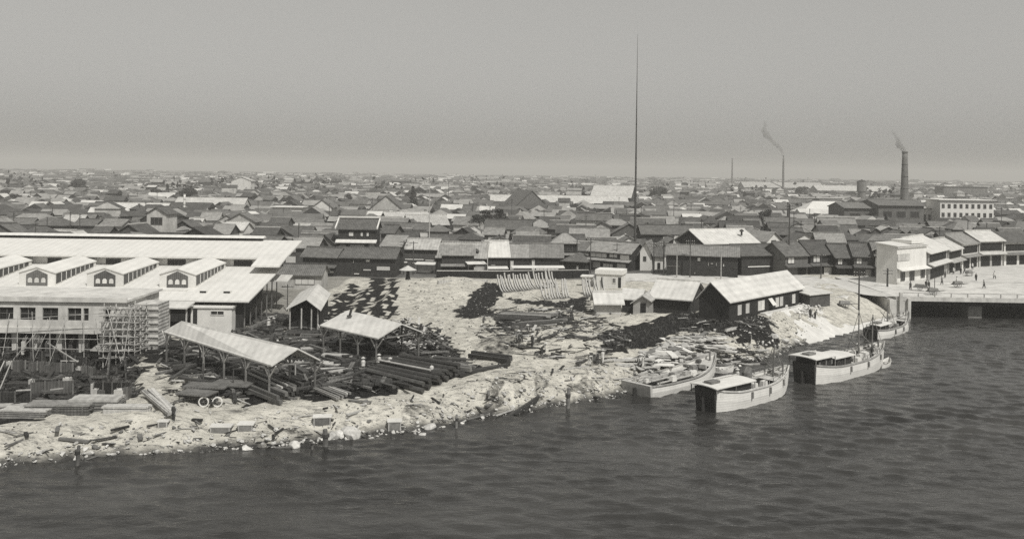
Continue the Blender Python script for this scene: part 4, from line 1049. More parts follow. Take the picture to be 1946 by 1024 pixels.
r_ = qhouse('corner_house', 'house with big white sloping roof adjoining the tall white corner shop', 'house', (1764, 534), (1800, 522), 6.0, 11, 2.6, wall=M_cream, roof=M_sheet_roof, pent=.6,
            wins=((.05, .9, .66, .92, M_black, DK, 3), (.1, .8, .05, .4, M_black, DK, 2)))
for k, (a, c, hh_, rf_, lab) in enumerate((((1802, 521), (1826, 514), 5.5, M_tin, 'narrow pale roofed shop third along the street past the bridge'),
        ((1828, 513), (1858, 508), 6.2, M_tile_pale, 'shop with dark verandah and pale roof on the bridge street'),
        ((1860, 508), (1905, 506), 6.6, M_tin, 'white fronted shop with columns farther along the bridge street'),
        ((1908, 505), (1960, 503), 6.0, M_tile_mid, 'grey roofed shop at the far right of the bridge street'))):
    qhouse('street_shop', lab, 'shop', a, c, hh_, 8, 2, wall=M_cream if k % 2 == 0 else M_white, roof=rf_, pent=.55, wins=((.05, .95, .62, .9, M_black, DK, 4), (.08, .45, .04, .42, M_black, DK, 1), (.55, .92, .04, .42, M_black, DK, 1)), group='shops along the bridge street')
for k, (a, c, hh_, rf_, wl_, lab) in enumerate((
        ((1492, 528), (1535, 526), 5.0, M_tile_mid, M_mwood, 'brown house with grey roof behind the largest gabled shed'),
        ((1540, 526), (1585, 525), 5.2, M_tile_dark, M_dwood, 'dark house with pale shop board left of the two white fronts'),
        ((1588, 527), (1620, 527), 4.6, M_tile_dark, M_dwood, 'low black house fourth along behind the street poles'),
        ((1623, 528), (1660, 529), 5.0, M_tile_dark, M_mwood, 'brown shop with large white signboard behind the street poles'),
        ((1664, 530), (1700, 531), 5.4, M_tile_mid, M_mwood, 'brown house left of the tall white corner shop'))):
    qhouse('street_house', lab, 'house', a, c, hh_, 8, 2.4, wall=wl_, roof=rf_, pent=.56, z=1.4, wins=((.1, .4, .62, .9, PP, DK, 1), (.55, .9, .08, .42, PP if k in (1, 3) else M_black, DK, 0)), group='houses along the street behind the sheds')

# ================================================================== BOATS
def hull_mesh(L, B, dep, sheer_b, sheer_s, bow_w=.05, stern_w=.6, n=18, fl=1.0):
    outer = []
    for k in range(n + 1):
        t = k / n; x = t * L
        if t < .25: wv = stern_w + (1 - stern_w) * math.sin(t / .25 * math.pi / 2)
        else: wv = 1 - (1 - bow_w) * max(0, (t - .5) / .5) ** 2.2
        top = dep + sheer_b * max(0, (t - .45) / .55) ** 2 + sheer_s * max(0, (.3 - t) / .3) ** 2
        kb = -.5 + (dep * .75 + .5) * max(0, (t - .78) / .22) ** 2.4
        outer.append((x, wv * B / 2, top, kb, wv))
    return outer
def make_boat(label, cat, pos, yaw, L, B, dep, sb, ss, hull_m=None, deck_m=None, stern_w=.6, well=(.42, .8), roofs=(), masts=(), cargo=None, group=None, wheel=True, bow_w=.05):
    root = thing('cargo_boat', label, cat, pos, yaw, group)
    st_ = hull_mesh(L, B, dep, sb, ss, bow_w, stern_w)
    m = MB(); rows = []
    for x, w_, top, kb, q in st_:
        fl = .93
        pr = [(x, -w_, top), (x, -w_ * 1.0, kb + (top - kb) * .6), (x, -w_ * fl, kb + (top - kb) * .18), (x, -w_ * .4, kb), (x, w_ * .4, kb), (x, w_ * fl, kb + (top - kb) * .18), (x, w_ * 1.0, kb + (top - kb) * .6), (x, w_, top)]
        rows.append(len(m.v)); m.v += pr
    for a, c in zip(rows[:-1], rows[1:]):
        for j in range(7): m.f.append((a + j, a + j + 1, c + j + 1, c + j))
    m.f.append(tuple(rows[-1] + j for j in range(8)))
    hull = m.build('hull', hull_m or M_hull, root)
    # dark bottom planks and stern
    tb = MB(); t0 = st_[0]
    tb.hexa([(-.16, -t0[1] * .98, -.4), (-.005, -t0[1] * .98, -.4), (-.005, t0[1] * .98, -.4), (-.16, t0[1] * .98, -.4)], [(-.5, -t0[1] * 1.02, t0[2] + .15), (-.005, -t0[1] * 1.02, t0[2] + .15), (-.005, t0[1] * 1.02, t0[2] + .15), (-.5, t0[1] * 1.02, t0[2] + .15)])
    tb.build('transom', M_darkhull if roofs else M_deck, root)
    # gunwale rails
    for sg in (-1, 1):
        gm_ = MB()
        for a, c in zip(st_[:-1], st_[1:]):
            gm_.bar((a[0], sg * (a[1] + .04), a[2] + .05), (c[0], sg * (c[1] + .04), c[2] + .05), .14, .16)
        gm_.build('gunwale', M_timber, hull)
    # deck with an open hold
    dm = MB()
    for k, (a, c) in enumerate(zip(st_[:-1], st_[1:])):
        t = (k + .5) / (len(st_) - 1)
        zd = lambda s: s[2] - .32
        if well[0] < t < well[1]:
            f = .62
            for sg in (-1, 1): dm.quad((a[0], sg * a[1] * .98, zd(a)), (c[0], sg * c[1] * .98, zd(c)), (c[0], sg * c[1] * f, zd(c)), (a[0], sg * a[1] * f, zd(a)))
        else: dm.quad((a[0], -a[1] * .98, zd(a)), (c[0], -c[1] * .98, zd(c)), (c[0], c[1] * .98, zd(c)), (a[0], a[1] * .98, zd(a)))
    dm.build('deck', deck_m or M_deck, root)
    hd = MB(); hd.box(L * well[0], L * well[1], -B * .3, B * .3, -.1, dep * .35); hd.build('hold', M_oldwood, root)
    for (x0, x1, z0, wv, posts) in roofs:
        rf = MB(); K = 6
        prof = [(wv * (2 * j / K - 1), z0 + .14 * (1 - (2 * j / K - 1) ** 2)) for j in range(K + 1)]
        rf.hexa([(x0, y, z) for y, z in prof] + [(x0, y, z + .1) for y, z in prof[::-1]], [(x1, y, z - .02) for y, z in prof] + [(x1, y, z + .08) for y, z in prof[::-1]])
        ro = rf.build('awning', M_canvas, root)
        cb = MB(); cb.box(max(x0 + .9, .5), x1 - .5, -wv + .35, wv - .35, dep - .4, z0 - .02); cb.build('cabin', M_darkhull, root)
        for x in (x0 + .15, (x0 + x1) / 2, x1 - .15):
            for sg in (-1, 1): MB().tube([(x, sg * (wv - .12), dep - .35), (x, sg * (wv - .12), z0 - .01)], .06, 6).build('awning_post', M_oldwood, root)
        for k in range(3):
            f = (k + .3) / 3; x = x0 + .3 + (x1 - x0 - .5) * f
            MB().box(x + .4, x + .8, -wv + .30, -wv + .348, dep + .35, z0 - .35).build('cabin_window', M_oldwood, root)
    for (x, hgt, lean) in masts:
        mo = MB().tube([(x, 0, dep - .4), (x + lean * .5, 0, dep + hgt * .5), (x + lean, 0, dep + hgt)], [.13, .1, .06], 7).build('mast', M_oldwood, root)
        for sg in (-1, 1): MB().tube([(x + lean, 0, dep + hgt * .95), (x + .2, sg * B * .36, dep + .1)], .035, 5).build('stay', M_oldwood, mo)
        MB().tube([(x + .1, 0, dep + 1.0), (x - 2.2, .3, dep + 2.6)], .07, 6).build('boom', M_oldwood, mo)
    if roofs:
        for sg in (-1, 1):
            rp = []
            for t in (.5, .58, .66, .74, .82, .9):
                s_ = st_[int(t * (len(st_) - 1))]; q_ = (s_[0], sg * s_[1] * .96, s_[2] + .05)
                MB().tube([q_, (q_[0], q_[1], q_[2] + .55)], .04, 6).build('stanchion', M_oldwood, root); rp.append((q_[0], q_[1], q_[2] + .56))
            MB().tube(rp, .03, 6).build('rail_rope', M_oldwood, root)
        for t in (.35, .6, .8):
            s_ = st_[int(t * (len(st_) - 1))]; MB().tube([(s_[0], -s_[1] - .12, s_[2] - .2), (s_[0], -s_[1] - .14, s_[2] - .9)], .13, 8).build('fender', M_oldwood, root)
        MB().tube([(L * .46, B * .3, dep + .3), (L * .95, B * .1, dep + .9)], .06, 6).build('spare_pole', M_timber, root)
        MB().box(roofs[0][0] + .8, roofs[0][0] + 2.4, -.5, .5, roofs[0][2] + .2, roofs[0][2] + .5).build('roof_crate', M_oldwood, root)
        MB().tube([(roofs[0][0] + 1, .8, roofs[0][2] + .3), (roofs[0][1], .9, roofs[0][2] + .26)], .06, 6).build('oar', M_timber, root)
    # bow bitt, hatch, coiled rope and rudder
    MB().tube([(L * .93, 0, dep), (L * .93, 0, dep + sb + .5)], .12, 7).build('bitt', M_oldwood, root)
    hb_ = MB().box(L * .82, L * .89, -.55, .55, dep + .02, dep + .55); hb_.build('hatch', M_timber, root)
    MB().box(-.9, -.18, -.06, .06, -.6, dep * .8).build('rudder', M_darkhull, root)
    MB().tube([(L * .86, .9, dep + .22 + sb * .3), (L * .86, .9, dep + .5 + sb * .3)], .34, 9).build('rope_coil', M_oldwood, root)
    return root
def boat_px(sp, bp, **k):
    a, c = at(sp[0], sp[1], WZ), at(bp[0], bp[1], WZ)
    return a, math.atan2(c.y - a.y, c.x - a.x), (c - a).xy.length
def cargo_boxes(root, x0, x1, B, z, n, m, name='bundle'):
    for k in range(n):
        x = rnd.uniform(x0, x1); y = rnd.uniform(-B, B); s = rnd.uniform(.25, .6)
        o = MB().hexa([(x - s, y - s * .6, z - .2), (x + s, y - s * .6, z - .2), (x + s, y + s * .6, z - .2), (x - s, y + s * .6, z - .2)], [(x - s * .8, y - s * .5, z + s), (x + s * .8, y - s * .5, z + s), (x + s * .8, y + s * .5, z + s), (x - s * .8, y + s * .5, z + s)]).build(name, rnd.choice(m), root)
a, yw, L_ = boat_px((1343, 779), (1497, 740))
r1 = make_boat('nearest white hulled cargo boat with canvas awning over its dark stern', 'boat', a, yw, L_, 4.4, 1.9, 1.0, .5, roofs=((-.7, L_ * .42, 2.65, 1.85, 3),), masts=((L_ * .80, 4.2, .2),), well=(.45, .74))
MB().tube([(L_ * .53, .7, 1.4), (L_ * .53, .7, 2.9), (L_ * .55, .7, 3.5)], [.55, .6, .42], 9).build('funnel', M_oldwood, r1)
cargo_boxes(r1, L_ * .46, L_ * .72, 1.2, 1.5, 5, [M_canvas, M_timber])
a, yw, L_ = boat_px((1530, 727), (1678, 690))
r2 = make_boat('second cargo boat with two stepped awnings and tall masts near the quay slope', 'boat', a, yw, L_, 5.0, 1.9, 1.1, .5, roofs=((-.8, L_ * .2, 3.2, 2.0, 3), (L_ * .2 + .1, L_ * .46, 2.7, 1.8, 3)), masts=((L_ * .66, 6.2, 0), (L_ * .84, 5.2, .2)), well=(.48, .8))
cargo_boxes(r2, L_ * .5, L_ * .86, 1.5, 1.6, 12, [M_canvas, M_timber, M_oldwood])
a, yw, L_ = boat_px((1655, 644), (1726, 622))
r3 = make_boat('small boat with raised prow moored under the bridge', 'boat', a, yw, L_, 3.6, 1.3, 1.5, .2, roofs=((.8, L_ * .35, 2.0, 1.2, 2),), masts=((L_ * .42, 4.0, .1),), well=(.4, .78))
cargo_boxes(r3, L_ * .4, L_ * .8, 1.0, 1.1, 6, [M_canvas, M_oldwood])
a, yw, L_ = boat_px((1212, 750), (1358, 712))
r4 = make_boat('long low barge of planks lying along the shore with its prow to the river', 'barge', a, yw, L_, 5.0, 1.2, 1.5, .1, stern_w=.85, well=(.05, .86), hull_m=M_hull)
for k in range(16):
    x = rnd.uniform(.6, L_ * .4); y = -1.6 + k * .2; l = rnd.uniform(L_ * .35, L_ * .5)
    z = 1.15 + (.1 if k % 3 == 0 else 0)
    MB().box(x, x + l, y, y + .17, z, z + .12).build('plank', M_timber, r4)
cargo_boxes(r4, L_ * .1, L_ * .75, 1.4, 1.3, 9, [M_canvas, M_timber, M_oldwood])
a, yw, L_ = boat_px((1190, 722), (1335, 688))
r5 = make_boat('second plank barge moored inside the first one against the shore', 'barge', a, yw, L_, 4.4, 1.1, .8, .1, stern_w=.85, well=(.05, .86), hull_m=M_deck)
for k in range(14):
    x = rnd.uniform(.6, L_ * .4); y = -1.5 + k * .2; l = rnd.uniform(L_ * .35, L_ * .5)
    MB().box(x, x + l, y, y + .17, 1.1, 1.24).build('plank', M_timber, r5)
def skiff(label, sp, bp, B=1.5, cat='skiff'):
    a, yw, L_ = boat_px(sp, bp)
    root = thing('skiff', label, cat, a, yw)
    st_ = hull_mesh(L_, B, .45, .45, .25, .08, .5, 12)
    m = MB(); rows = []
    for x, w_, top, kb, q in st_:
        kb = max(kb, -.25); rows.append(len(m.v))
        m.v += [(x, -w_, top), (x, -w_ * .8, kb), (x, w_ * .8, kb), (x, w_, top), (x, w_ * .9, top), (x, w_ * .7, kb + .12), (x, -w_ * .7, kb + .12), (x, -w_ * .9, top)]
    for p, c in zip(rows[:-1], rows[1:]):
        for j in range(8): m.f.append((p + j, p + (j + 1) % 8, c + (j + 1) % 8, c + j))
    m.f.append(tuple(rows[-1] + j for j in range(8))); m.f.append(tuple(rows[0] + j for j in range(8))[::-1])
    m.build('hull', M_hull, root)
    for f in (.3, .55, .78):
        s = st_[int(f * 12)]; MB().box(s[0] - .12, s[0] + .12, -s[1] * .85, s[1] * .85, .25, .31).build('thwart', M_timber, root)
    return root
skiff('empty little skiff between the plank barge and the boats', (1358, 706), (1394, 706), 1.6)
skiff('little skiff tied behind the bow of the second cargo boat', (1672, 700), (1690, 690), 1.4)
# ================================================================== LANDMARKS IN THE TOWN
def lm_house(name, label, cat, px, py, L_, depth, h, rise, yaw=0, kind='gable', across=False, wall=None, roof=None, wins=(), z=None):
    """front-centre foot at a pixel of the flat town"""
    p = at(px, py, 0); p.z = g1(p.x, p.y)
    c, s = math.cos(yaw), math.sin(yaw)
    a = p - Vector((c, s, 0)) * L_ / 2; b_ = p + Vector((c, s, 0)) * L_ / 2
    return phouse(name, label, cat, None, None, 0, depth, rise, kind=kind, across=across, wall=wall, roof=roof, wins=wins, base=(a, b_), h=h, oh=.9)
def upx(px, base_py, top_py):
    p = at(px, base_py); return zat(top_py, p)
def wpx(d_px, base_py): return d_px / F * at(CX, base_py).y
lm_house('temple', 'large temple with steep dark tiled roof standing above the town houses', 'temple', 733, 424, 17, 16, 5.5, 7.0, across=True, wall=M_cream, roof=M_tile_mid, wins=((.3, .7, .7, 1.1, PP, DK, 2),))
lm_house('temple', 'temple hall with steep gable left of the long pale roof', 'temple', 1010, 412, 18, 22, 6, 8, yaw=R(20), across=True, wall=M_mwood, roof=M_tile_mid)
lm_house('long_hall', 'long low hall with pale roof right of the temple gable', 'hall', 1063, 402, 85, 16, 5, 4, wall=M_mwood, roof=M_tin)
lm_house('long_hall', 'tall gabled hall with pale roof at the right end of the long hall', 'hall', 1160, 400, 26, 34, 8, 7, yaw=R(-14), wall=M_dwood, roof=M_tin)
lm_house('hip_house', 'broad house with bright hipped roof left of the grey factory', 'house', 1583, 424, 30, 18, 5, 5, kind='hip', wall=M_cream, roof=M_white_roof)
lm_house('long_hall', 'bright flat building with white wall behind the bright hipped roof', 'building', 1560, 396, 32, 14, 7, 2, kind='flat', wall=M_white, roof=M_tin)
lm_house('long_hall', 'long pale roofed mill near the distant thin chimney', 'mill', 1490, 372, 95, 30, 9, 6, wall=M_cream, roof=M_tin)
lm_house('long_hall', 'long hazy pale roofed mill left of the round water tank', 'mill', 1625, 378, 80, 28, 8, 5, wall=M_cream, roof=M_tin)
lm_house('long_hall', 'low pale block right of the round water tank', 'mill', 1690, 372, 40, 20, 9, 3, kind='flat', wall=M_cream, roof=M_tin)
for px, py, L_, dp, h_, lab in ((1655, 438, 24, 20, 9, 'grey block of the factory left of the smoking chimney'), (1712, 440, 20, 24, 10.5, 'taller grey factory block at the foot of the smoking chimney'), (1752, 432, 16, 18, 7, 'low dark factory wing right of the smoking chimney')):
    r_ = lm_house('factory', lab, 'factory', px, py, L_, dp, h_, 2.0, kind='gable', wall=mat('factory_brick', .12, .9, .3, .4, dirt=.3), roof=M_tile_mid, wins=((.1, .3, .5, .75), (.4, .6, .5, .75), (.7, .9, .5, .75)))
r_ = lm_house('office_block', 'white flat roofed block with tall dark window bays left of the biggest office', 'building', 1775, 437, 15, 12, 9.0, 1, kind='flat', wall=M_white, roof=M_white,
              wins=[((k + .2) / 7, (k + .75) / 7, .12, .68) for k in range(7)])
r_ = lm_house('office_block', 'large white three storey office with rows of small windows at far right', 'building', 1837, 440, 24, 14, 13.0, 1, kind='flat', wall=M_white, roof=M_white,
              wins=[((k + .25) / 9, (k + .75) / 9, z, z + .15) for k in range(9) for z in (.12, .42, .72)])
lm_house('office_block', 'dark flat roofed factory above the white office at far right', 'building', 1835, 382, 46, 20, 14, 1, kind='flat', wall=M_brick, roof=M_tile_mid)
lm_house('white_house', 'tall pale tower house standing far off above the low roofs', 'house', 458, 376, 16, 10, 14, 3, across=True, wall=M_white, roof=M_tin)
lm_house('white_house', 'house with bright white roof behind the middle of the market hall', 'house', 395, 412, 34, 14, 5, 4, wall=M_cream, roof=M_tin)
lm_house('white_house', 'long bright roofed house behind the left dormers of the market hall', 'house', 258, 418, 26, 11, 4, 3.4, wall=M_cream, roof=M_tin)
lm_house('white_house', 'white stepped plaster house in the town left of the three storey house', 'house', 545, 424, 13, 9, 7, 1, kind='flat', wall=M_white, roof=M_white, wins=((.2, .5, .5, .75),))
lm_house('white_house', 'tall white gabled storehouse above the three storey house', 'house', 612, 428, 8, 12, 8, 3, across=True, wall=M_white, roof=M_tile_mid)
lm_house('white_house', 'pair of bright slanting roofs behind the shop row', 'house', 780, 445, 17, 12, 4.6, 3.4, yaw=R(25), wall=M_dwood, roof=M_tin)
lm_house('white_house', 'house with bright slanting roof right of the matching slanting roof', 'house', 815, 447, 15, 10, 4.2, 3, yaw=R(20), wall=M_dwood, roof=M_tin)

# chimneys, tank, smoke
def chimney(label, px, base_py, top_py, r0, r1, m):
    p = at(px, base_py); zt_ = zat(top_py, p)
    root = thing('factory_chimney', label, 'chimney', (p.x, p.y, 0))
    K = 12
    MB().tube([(0, 0, -1)] + [(0, 0, zt_ * k / K) for k in range(1, K + 1)], [r0] + [r0 + (r1 - r0) * (k / K) ** .8 for k in range(1, K + 1)], 20).build('shaft', m, root, smooth=True)
    MB().tube([(0, 0, zt_ + .01), (0, 0, zt_ + r1 * .6)], [r1 * 1.18, r1 * 1.18], 20).build('crown_ring', m, root)
    mb = MB()
    for k in range(1, 6): mb.tube([(0, 0, zt_ * k / 6), (0, 0, zt_ * k / 6 + .3)], [(r0 + (r1 - r0) * (k / 6) ** .8) * 1.04] * 2, 20)
    mb.build('band', M_rail, root)
    return p, zt_
def smoke(label, top, path, radii, dens, seed):
    rr = random.Random(seed); bm = bmesh.new()
    fine = []
    for (p0_, r0_), (p1_, r1_) in zip(list(zip(path, radii))[:-1], list(zip(path, radii))[1:]):
        for q in range(5): t = q / 5; fine.append(((p0_[0] + (p1_[0] - p0_[0]) * t, p0_[1] + (p1_[1] - p0_[1]) * t), r0_ + (r1_ - r0_) * t))
    for (x, z), r in fine:
        n_ = 3
        for k in range(n_):
            mtx = Matrix.Translation((x + rr.uniform(-.6, .6) * r, rr.uniform(-.6, .6) * r, z + rr.uniform(-.5, .5) * r)) @ Matrix.Diagonal((r * rr.uniform(.6, 1.1), r * rr.uniform(.6, 1), r * rr.uniform(.5, .9), 1))
            bmesh.ops.create_icosphere(bm, subdivisions=2, radius=1, matrix=mtx)
    me_ = bpy.data.meshes.new('smoke'); bm.to_mesh(me_); bm.free()
    sm = bpy.data.materials.new('smoke_air'); sm.use_nodes = True; n = sm.node_tree; n.nodes.clear()
    v = n.nodes.new('ShaderNodeVolumePrincipled'); v.inputs['Color'].default_value = gcol(.35); v.inputs['Density'].default_value = dens
    o_ = n.nodes.new('ShaderNodeOutputMaterial'); n.links.new(v.outputs[0], o_.inputs['Volume'])
    me_.materials.append(sm)
    o = bpy.data.objects.new('smoke', me_); COL.objects.link(o); o.location = top
    tag(o, label, kind='stuff'); return o
p, zt_ = chimney('tall tapering brick chimney of the factory trailing a little smoke', 1718, 428, 291, 2.7, 1.25, M_brick)
k_ = p.y / F
smoke('thin dark smoke curling off the tall factory chimney', (p.x, p.y, zt_), [(x * k_, -y * k_) for x, y in ((-1, -3), (-4, -7), (-9, -12), (-13, -16), (-12, -22), (-15, -27), (-21, -36), (-26, -44))], [r * k_ for r in (3, 4, 4.5, 4, 3, 3, 2.2, 1.5)], .45, 3)
p, zt_ = chimney('distant thin chimney with a long trail of dark smoke', 1488, 372, 297, 1.6, .9, M_brick)
k_ = p.y / F
smoke('long broken trail of dark smoke from the distant thin chimney', (p.x, p.y, zt_), [(x * k_, -y * k_) for x, y in ((-1, -3), (-3, -9), (-7, -14), (-12, -19), (-17, -24), (-30, -36), (-34, -42), (-38, -47), (-36, -58), (-36, -66))], [r * k_ for r in (1.6, 2.2, 3, 3.6, 3.4, 4.5, 5, 4, 2.6, 2)], .2, 4)
chimney('faint distant thin chimney without any smoke', 1391, 360, 302, 1.6, 1.0, M_brick)
chimney('short grey stack in the hazy town below the thin smoke trail', 1497, 440, 385, .55, .4, M_rail)
chimney('short pale stack standing behind the market hall', 350, 428, 370, .5, .42, M_white)
p = at(1637, 392); tk = thing('water_tank', 'round dark water tank on a tower in the hazy town', 'tank', (p.x, p.y, 0))
z0, z1 = zat(364, p), zat(345, p); r0 = wpx(10, 392)
MB().tube([(0, 0, -1), (0, 0, z0)], [r0 * .8, r0 * .85], 14).build('tower', M_brick, tk)
MB().tube([(0, 0, z0 + .01), (0, 0, z1)], [r0, r0], 18).build('drum', M_brick, tk); MB().tube([(0, 0, z1 + .01), (0, 0, z1 + 1.6)], [r0 * 1.05, .2], 18).build('cap', M_rail, tk)

# ================================================================== TREES
def leaf_crown(root, blobs, leaf, n_per, m, seed):
    rr = random.Random(seed); mb = MB()
    for (x, y, z, rx, ry, rz) in blobs:
        for k in range(n_per):
            while True:
                u = Vector((rr.uniform(-1, 1), rr.uniform(-1, 1), rr.uniform(-1, 1)))
                if .15 < u.length < 1: break
            c = Vector((x + u.x * rx, y + u.y * ry, z + u.z * rz))
            a = Vector((rr.gauss(0, 1), rr.gauss(0, 1), rr.gauss(0, .7))).normalized(); b_ = a.cross(Vector((rr.gauss(0, 1), rr.gauss(0, 1), rr.gauss(0, 1)))).normalized()
            s = leaf * rr.uniform(.6, 1.4)
            mb.poly([c - a * s, c + b_ * s * .6, c + a * s, c - b_ * s * .6])
    me_ = bpy.data.meshes.new('crown'); me_.from_pydata(mb.v, [], mb.f); me_.materials.append(m)
    o = bpy.data.objects.new('crown', me_); COL.objects.link(o); o.parent = root; return o
def tree(label, px, py, hgt, wid, kind='round', seed=0, group=None, zb=None):
    p = at(px, py); p.z = g1(p.x, p.y)
    rr = random.Random(seed + 77)
    nm = {'round': 'broadleaf_tree', 'pine': 'pine_tree', 'cone': 'cedar_tree'}[kind]
    root = thing(nm, label, 'tree', p, 0, group)
    tr_ = MB(); tr_.tube([(0, 0, -.5), (rr.uniform(-.2, .2), 0, hgt * .4), (rr.uniform(-.5, .5), 0, hgt * .9)], [hgt * .035, hgt * .025, hgt * .006], 7)
    bl = []
    if kind == 'round':
        for k in range(9):
            a = rr.uniform(0, 6.28); d = rr.uniform(.1, .6) * wid / 2; z = hgt * rr.uniform(.42, .88); r = wid * rr.uniform(.16, .28)
            bl.append((d * math.cos(a), d * math.sin(a), z, r, r, r * .75)); tr_.tube([(0, 0, hgt * .3), (d * .9 * math.cos(a), d * .9 * math.sin(a), z)], [hgt * .012, hgt * .004], 5)
    elif kind == 'pine':
        for k in range(7):
            a = rr.uniform(0, 6.28); d = rr.uniform(.2, .75) * wid / 2; z = hgt * rr.uniform(.62, .95); r = wid * rr.uniform(.14, .24)
            bl.append((d * math.cos(a), d * math.sin(a), z, r * 1.3, r * 1.3, r * .4)); tr_.tube([(0, 0, hgt * .5), (d * .9 * math.cos(a), d * .9 * math.sin(a), z)], [hgt * .012, hgt * .004], 5)
    else:
        for k in range(10):
            f = k / 9; r = wid / 2 * (1 - f * .82) * rr.uniform(.75, 1.1); bl.append((rr.uniform(-.2, .2) * wid * .3, 0, hgt * (.18 + .78 * f), r, r, hgt * .09))
    tr_.build('trunk', M_bark, root)
    leaf_crown(root, bl, max(.28, wid * .05), 130, M_leaf, seed)
    return root
tree('tall dark cedar beside the steep temple roof', 785, 408, 15, 9, 'cone', 1)
for k, (px, py, h_, w_, kd, lab) in enumerate((
        (908, 452, 9, 6, 'pine', 'bare stemmed pine left of the pine grove above the shops'), (918, 450, 10, 7, 'pine', 'dark spreading pine in the middle of the pine grove'),
        (942, 450, 10.5, 8, 'pine', 'widest pine at the right of the pine grove'), (955, 452, 8, 5, 'round', 'dense round tree at the right edge of the pine grove'),
        (360, 392, 12, 14, 'round', 'spreading dark tree behind the short pale stack'), (296, 386, 11, 8, 'round', 'dark tree in the hazy town above the left dormers'),
        (318, 382, 12, 6, 'cone', 'slim dark tree left of the spreading dark tree'), (1175, 398, 9, 9, 'round', 'low dark tree behind the gabled pale hall'),
        (1250, 385, 11, 22, 'round', 'broad dark clump of foliage in the far town'), (1452, 452, 10, 7, 'round', 'dark tree above the white gabled house'),
        (1446, 462, 9, 5, 'cone', 'dark pointed tree left of the white gabled house'), (1470, 455, 8, 6, 'round', 'dark bushy tree right above the white gabled house'),
        (1683, 462, 9, 4, 'cone', 'slim dark tree below the grey factory'), (1520, 378, 12, 16, 'round', 'hazy tree by the long pale mill'), (1560, 372, 12, 22, 'round', 'hazy broad tree farther right of the long pale mill'),
        (1215, 462, 9, 6, 'round', 'dark tree behind the narrow white gabled house'), (1235, 468, 8, 5, 'round', 'dark tree above the left end of the long black warehouse'),
        (560, 440, 7, 5, 'round', 'small dark tree by the white stepped house'), (660, 398, 10, 7, 'round', 'dark tree left of the steep temple'),
        (1330, 450, 6, 4, 'round', 'small dark tree behind the bright white warehouse'), (30, 398, 9, 7, 'round', 'dark tree in the town at far left'), (150, 372, 12, 16, 'round', 'hazy clump of trees at far left'))):
    tree(lab, px, py, h_, w_, kd, 10 + k)

# ================================================================== THE SEA OF HOUSES
ROOFS = [(M_tile_dark, 'dark tiled', .34), (M_tile_mid, 'grey tiled', .34), (M_tile_pale, 'pale tiled', .20), (M_tin, 'bright tin roofed', .07)]
WALLS = [(M_dwood, .34), (M_mwood, .30), (M_cream, .24), (M_white, .12)]
def pick(lst, rr):
    r = rr.random() * sum(q[-1] for q in lst); 
    for q in lst:
        r -= q[-1]
        if r <= 0: return q
    return lst[-1]
ORD = ['leftmost', 'second', 'third', 'fourth', 'fifth', 'sixth', 'seventh', 'eighth', 'ninth', 'tenth', 'eleventh', 'twelfth', 'thirteenth', 'fourteenth', 'fifteenth', 'sixteenth', 'seventeenth', 'eighteenth', 'nineteenth', 'twentieth',
       'twenty-first', 'twenty-second', 'twenty-third', 'twenty-fourth', 'twenty-fifth', 'twenty-sixth', 'twenty-seventh', 'twenty-eighth', 'twenty-ninth', 'thirtieth']
cr = random.Random(11)
claim(at(1240, 560).x, 200, 110, 5.0)     # the street behind the sheds stays clear
claim(bx + 60, by + 30, 80, 33)
NUM = 'zero one two three four five six seven eight nine ten eleven twelve thirteen fourteen fifteen sixteen seventeen eighteen nineteen twenty twenty-one twenty-two twenty-three twenty-four twenty-five twenty-six twenty-seven twenty-eight'.split()
def region(x, y):
    px = CX + F * x / y
    return 'market hall' if px < 600 else ('shop row' if px < 1180 else ('black warehouses' if px < 1500 else 'street shops'))
houses = []; Y = 176.0; LIMIT = 285; rows_done = 0
far = MB(); far_m = []
def far_house(x, y, L_, D, h, rise, yaw, kind, rm_i, wm_i):
    c, s = math.cos(yaw), math.sin(yaw)
    def tr(p): return (x + c * p[0] - s * p[1], y + s * p[0] + c * p[1], p[2])
    i = len(far.v); o = .5
    e = h - .2
    far.v += [tr(p) for p in ((-L_ / 2, 0, -.5), (L_ / 2, 0, -.5), (L_ / 2, D, -.5), (-L_ / 2, D, -.5), (-L_ / 2, 0, h), (L_ / 2, 0, h), (L_ / 2, D, h), (-L_ / 2, D, h))]
    far.f += [(i, i + 1, i + 5, i + 4), (i + 1, i + 2, i + 6, i + 5), (i + 3, i, i + 4, i + 7)]; far_m.extend([wm_i] * 3)
    j = len(far.v)
    if kind == 'across': rg = ((0, -o, h + rise), (0, D + o, h + rise))
    elif kind == 'hip': rg = ((-L_ / 2 + D * .4, D / 2, h + rise), (L_ / 2 - D * .4, D / 2, h + rise))
    else: rg = ((-L_ / 2 - o, D / 2, h + rise), (L_ / 2 + o, D / 2, h + rise))
    far.v += [tr(p) for p in ((-L_ / 2 - o, -o, e), (L_ / 2 + o, -o, e), (L_ / 2 + o, D + o, e), (-L_ / 2 - o, D + o, e), *rg)]
    if kind == 'across':
        far.f += [(j, j + 4, j + 5, j + 3), (j + 1, j + 2, j + 5, j + 4)]; far_m.extend([rm_i] * 2)
        far.f += [(j, j + 1, j + 4)]; far_m.append(wm_i)
    else:
        far.f += [(j, j + 1, j + 5, j + 4), (j + 2, j + 3, j + 4, j + 5)]; far_m.extend([rm_i] * 2)
        far.f += [(j + 1, j + 2, j + 5), (j + 3, j, j + 4)]; far_m.extend([rm_i if kind == 'hip' else wm_i] * 2)
FM = [mat('far_dark_roof', .065, .85, .3, .3), mat('far_grey_roof', .11, .85, .3, .3), mat('far_pale_roof', .24, .85, .25, .3), mat('far_bright_roof', .48, .8, .15, .3), mat('far_dark_wall', .045, .85, .3, .3), mat('far_pale_wall', .42, .85, .3, .3)]
rowno = 0; nind = 0
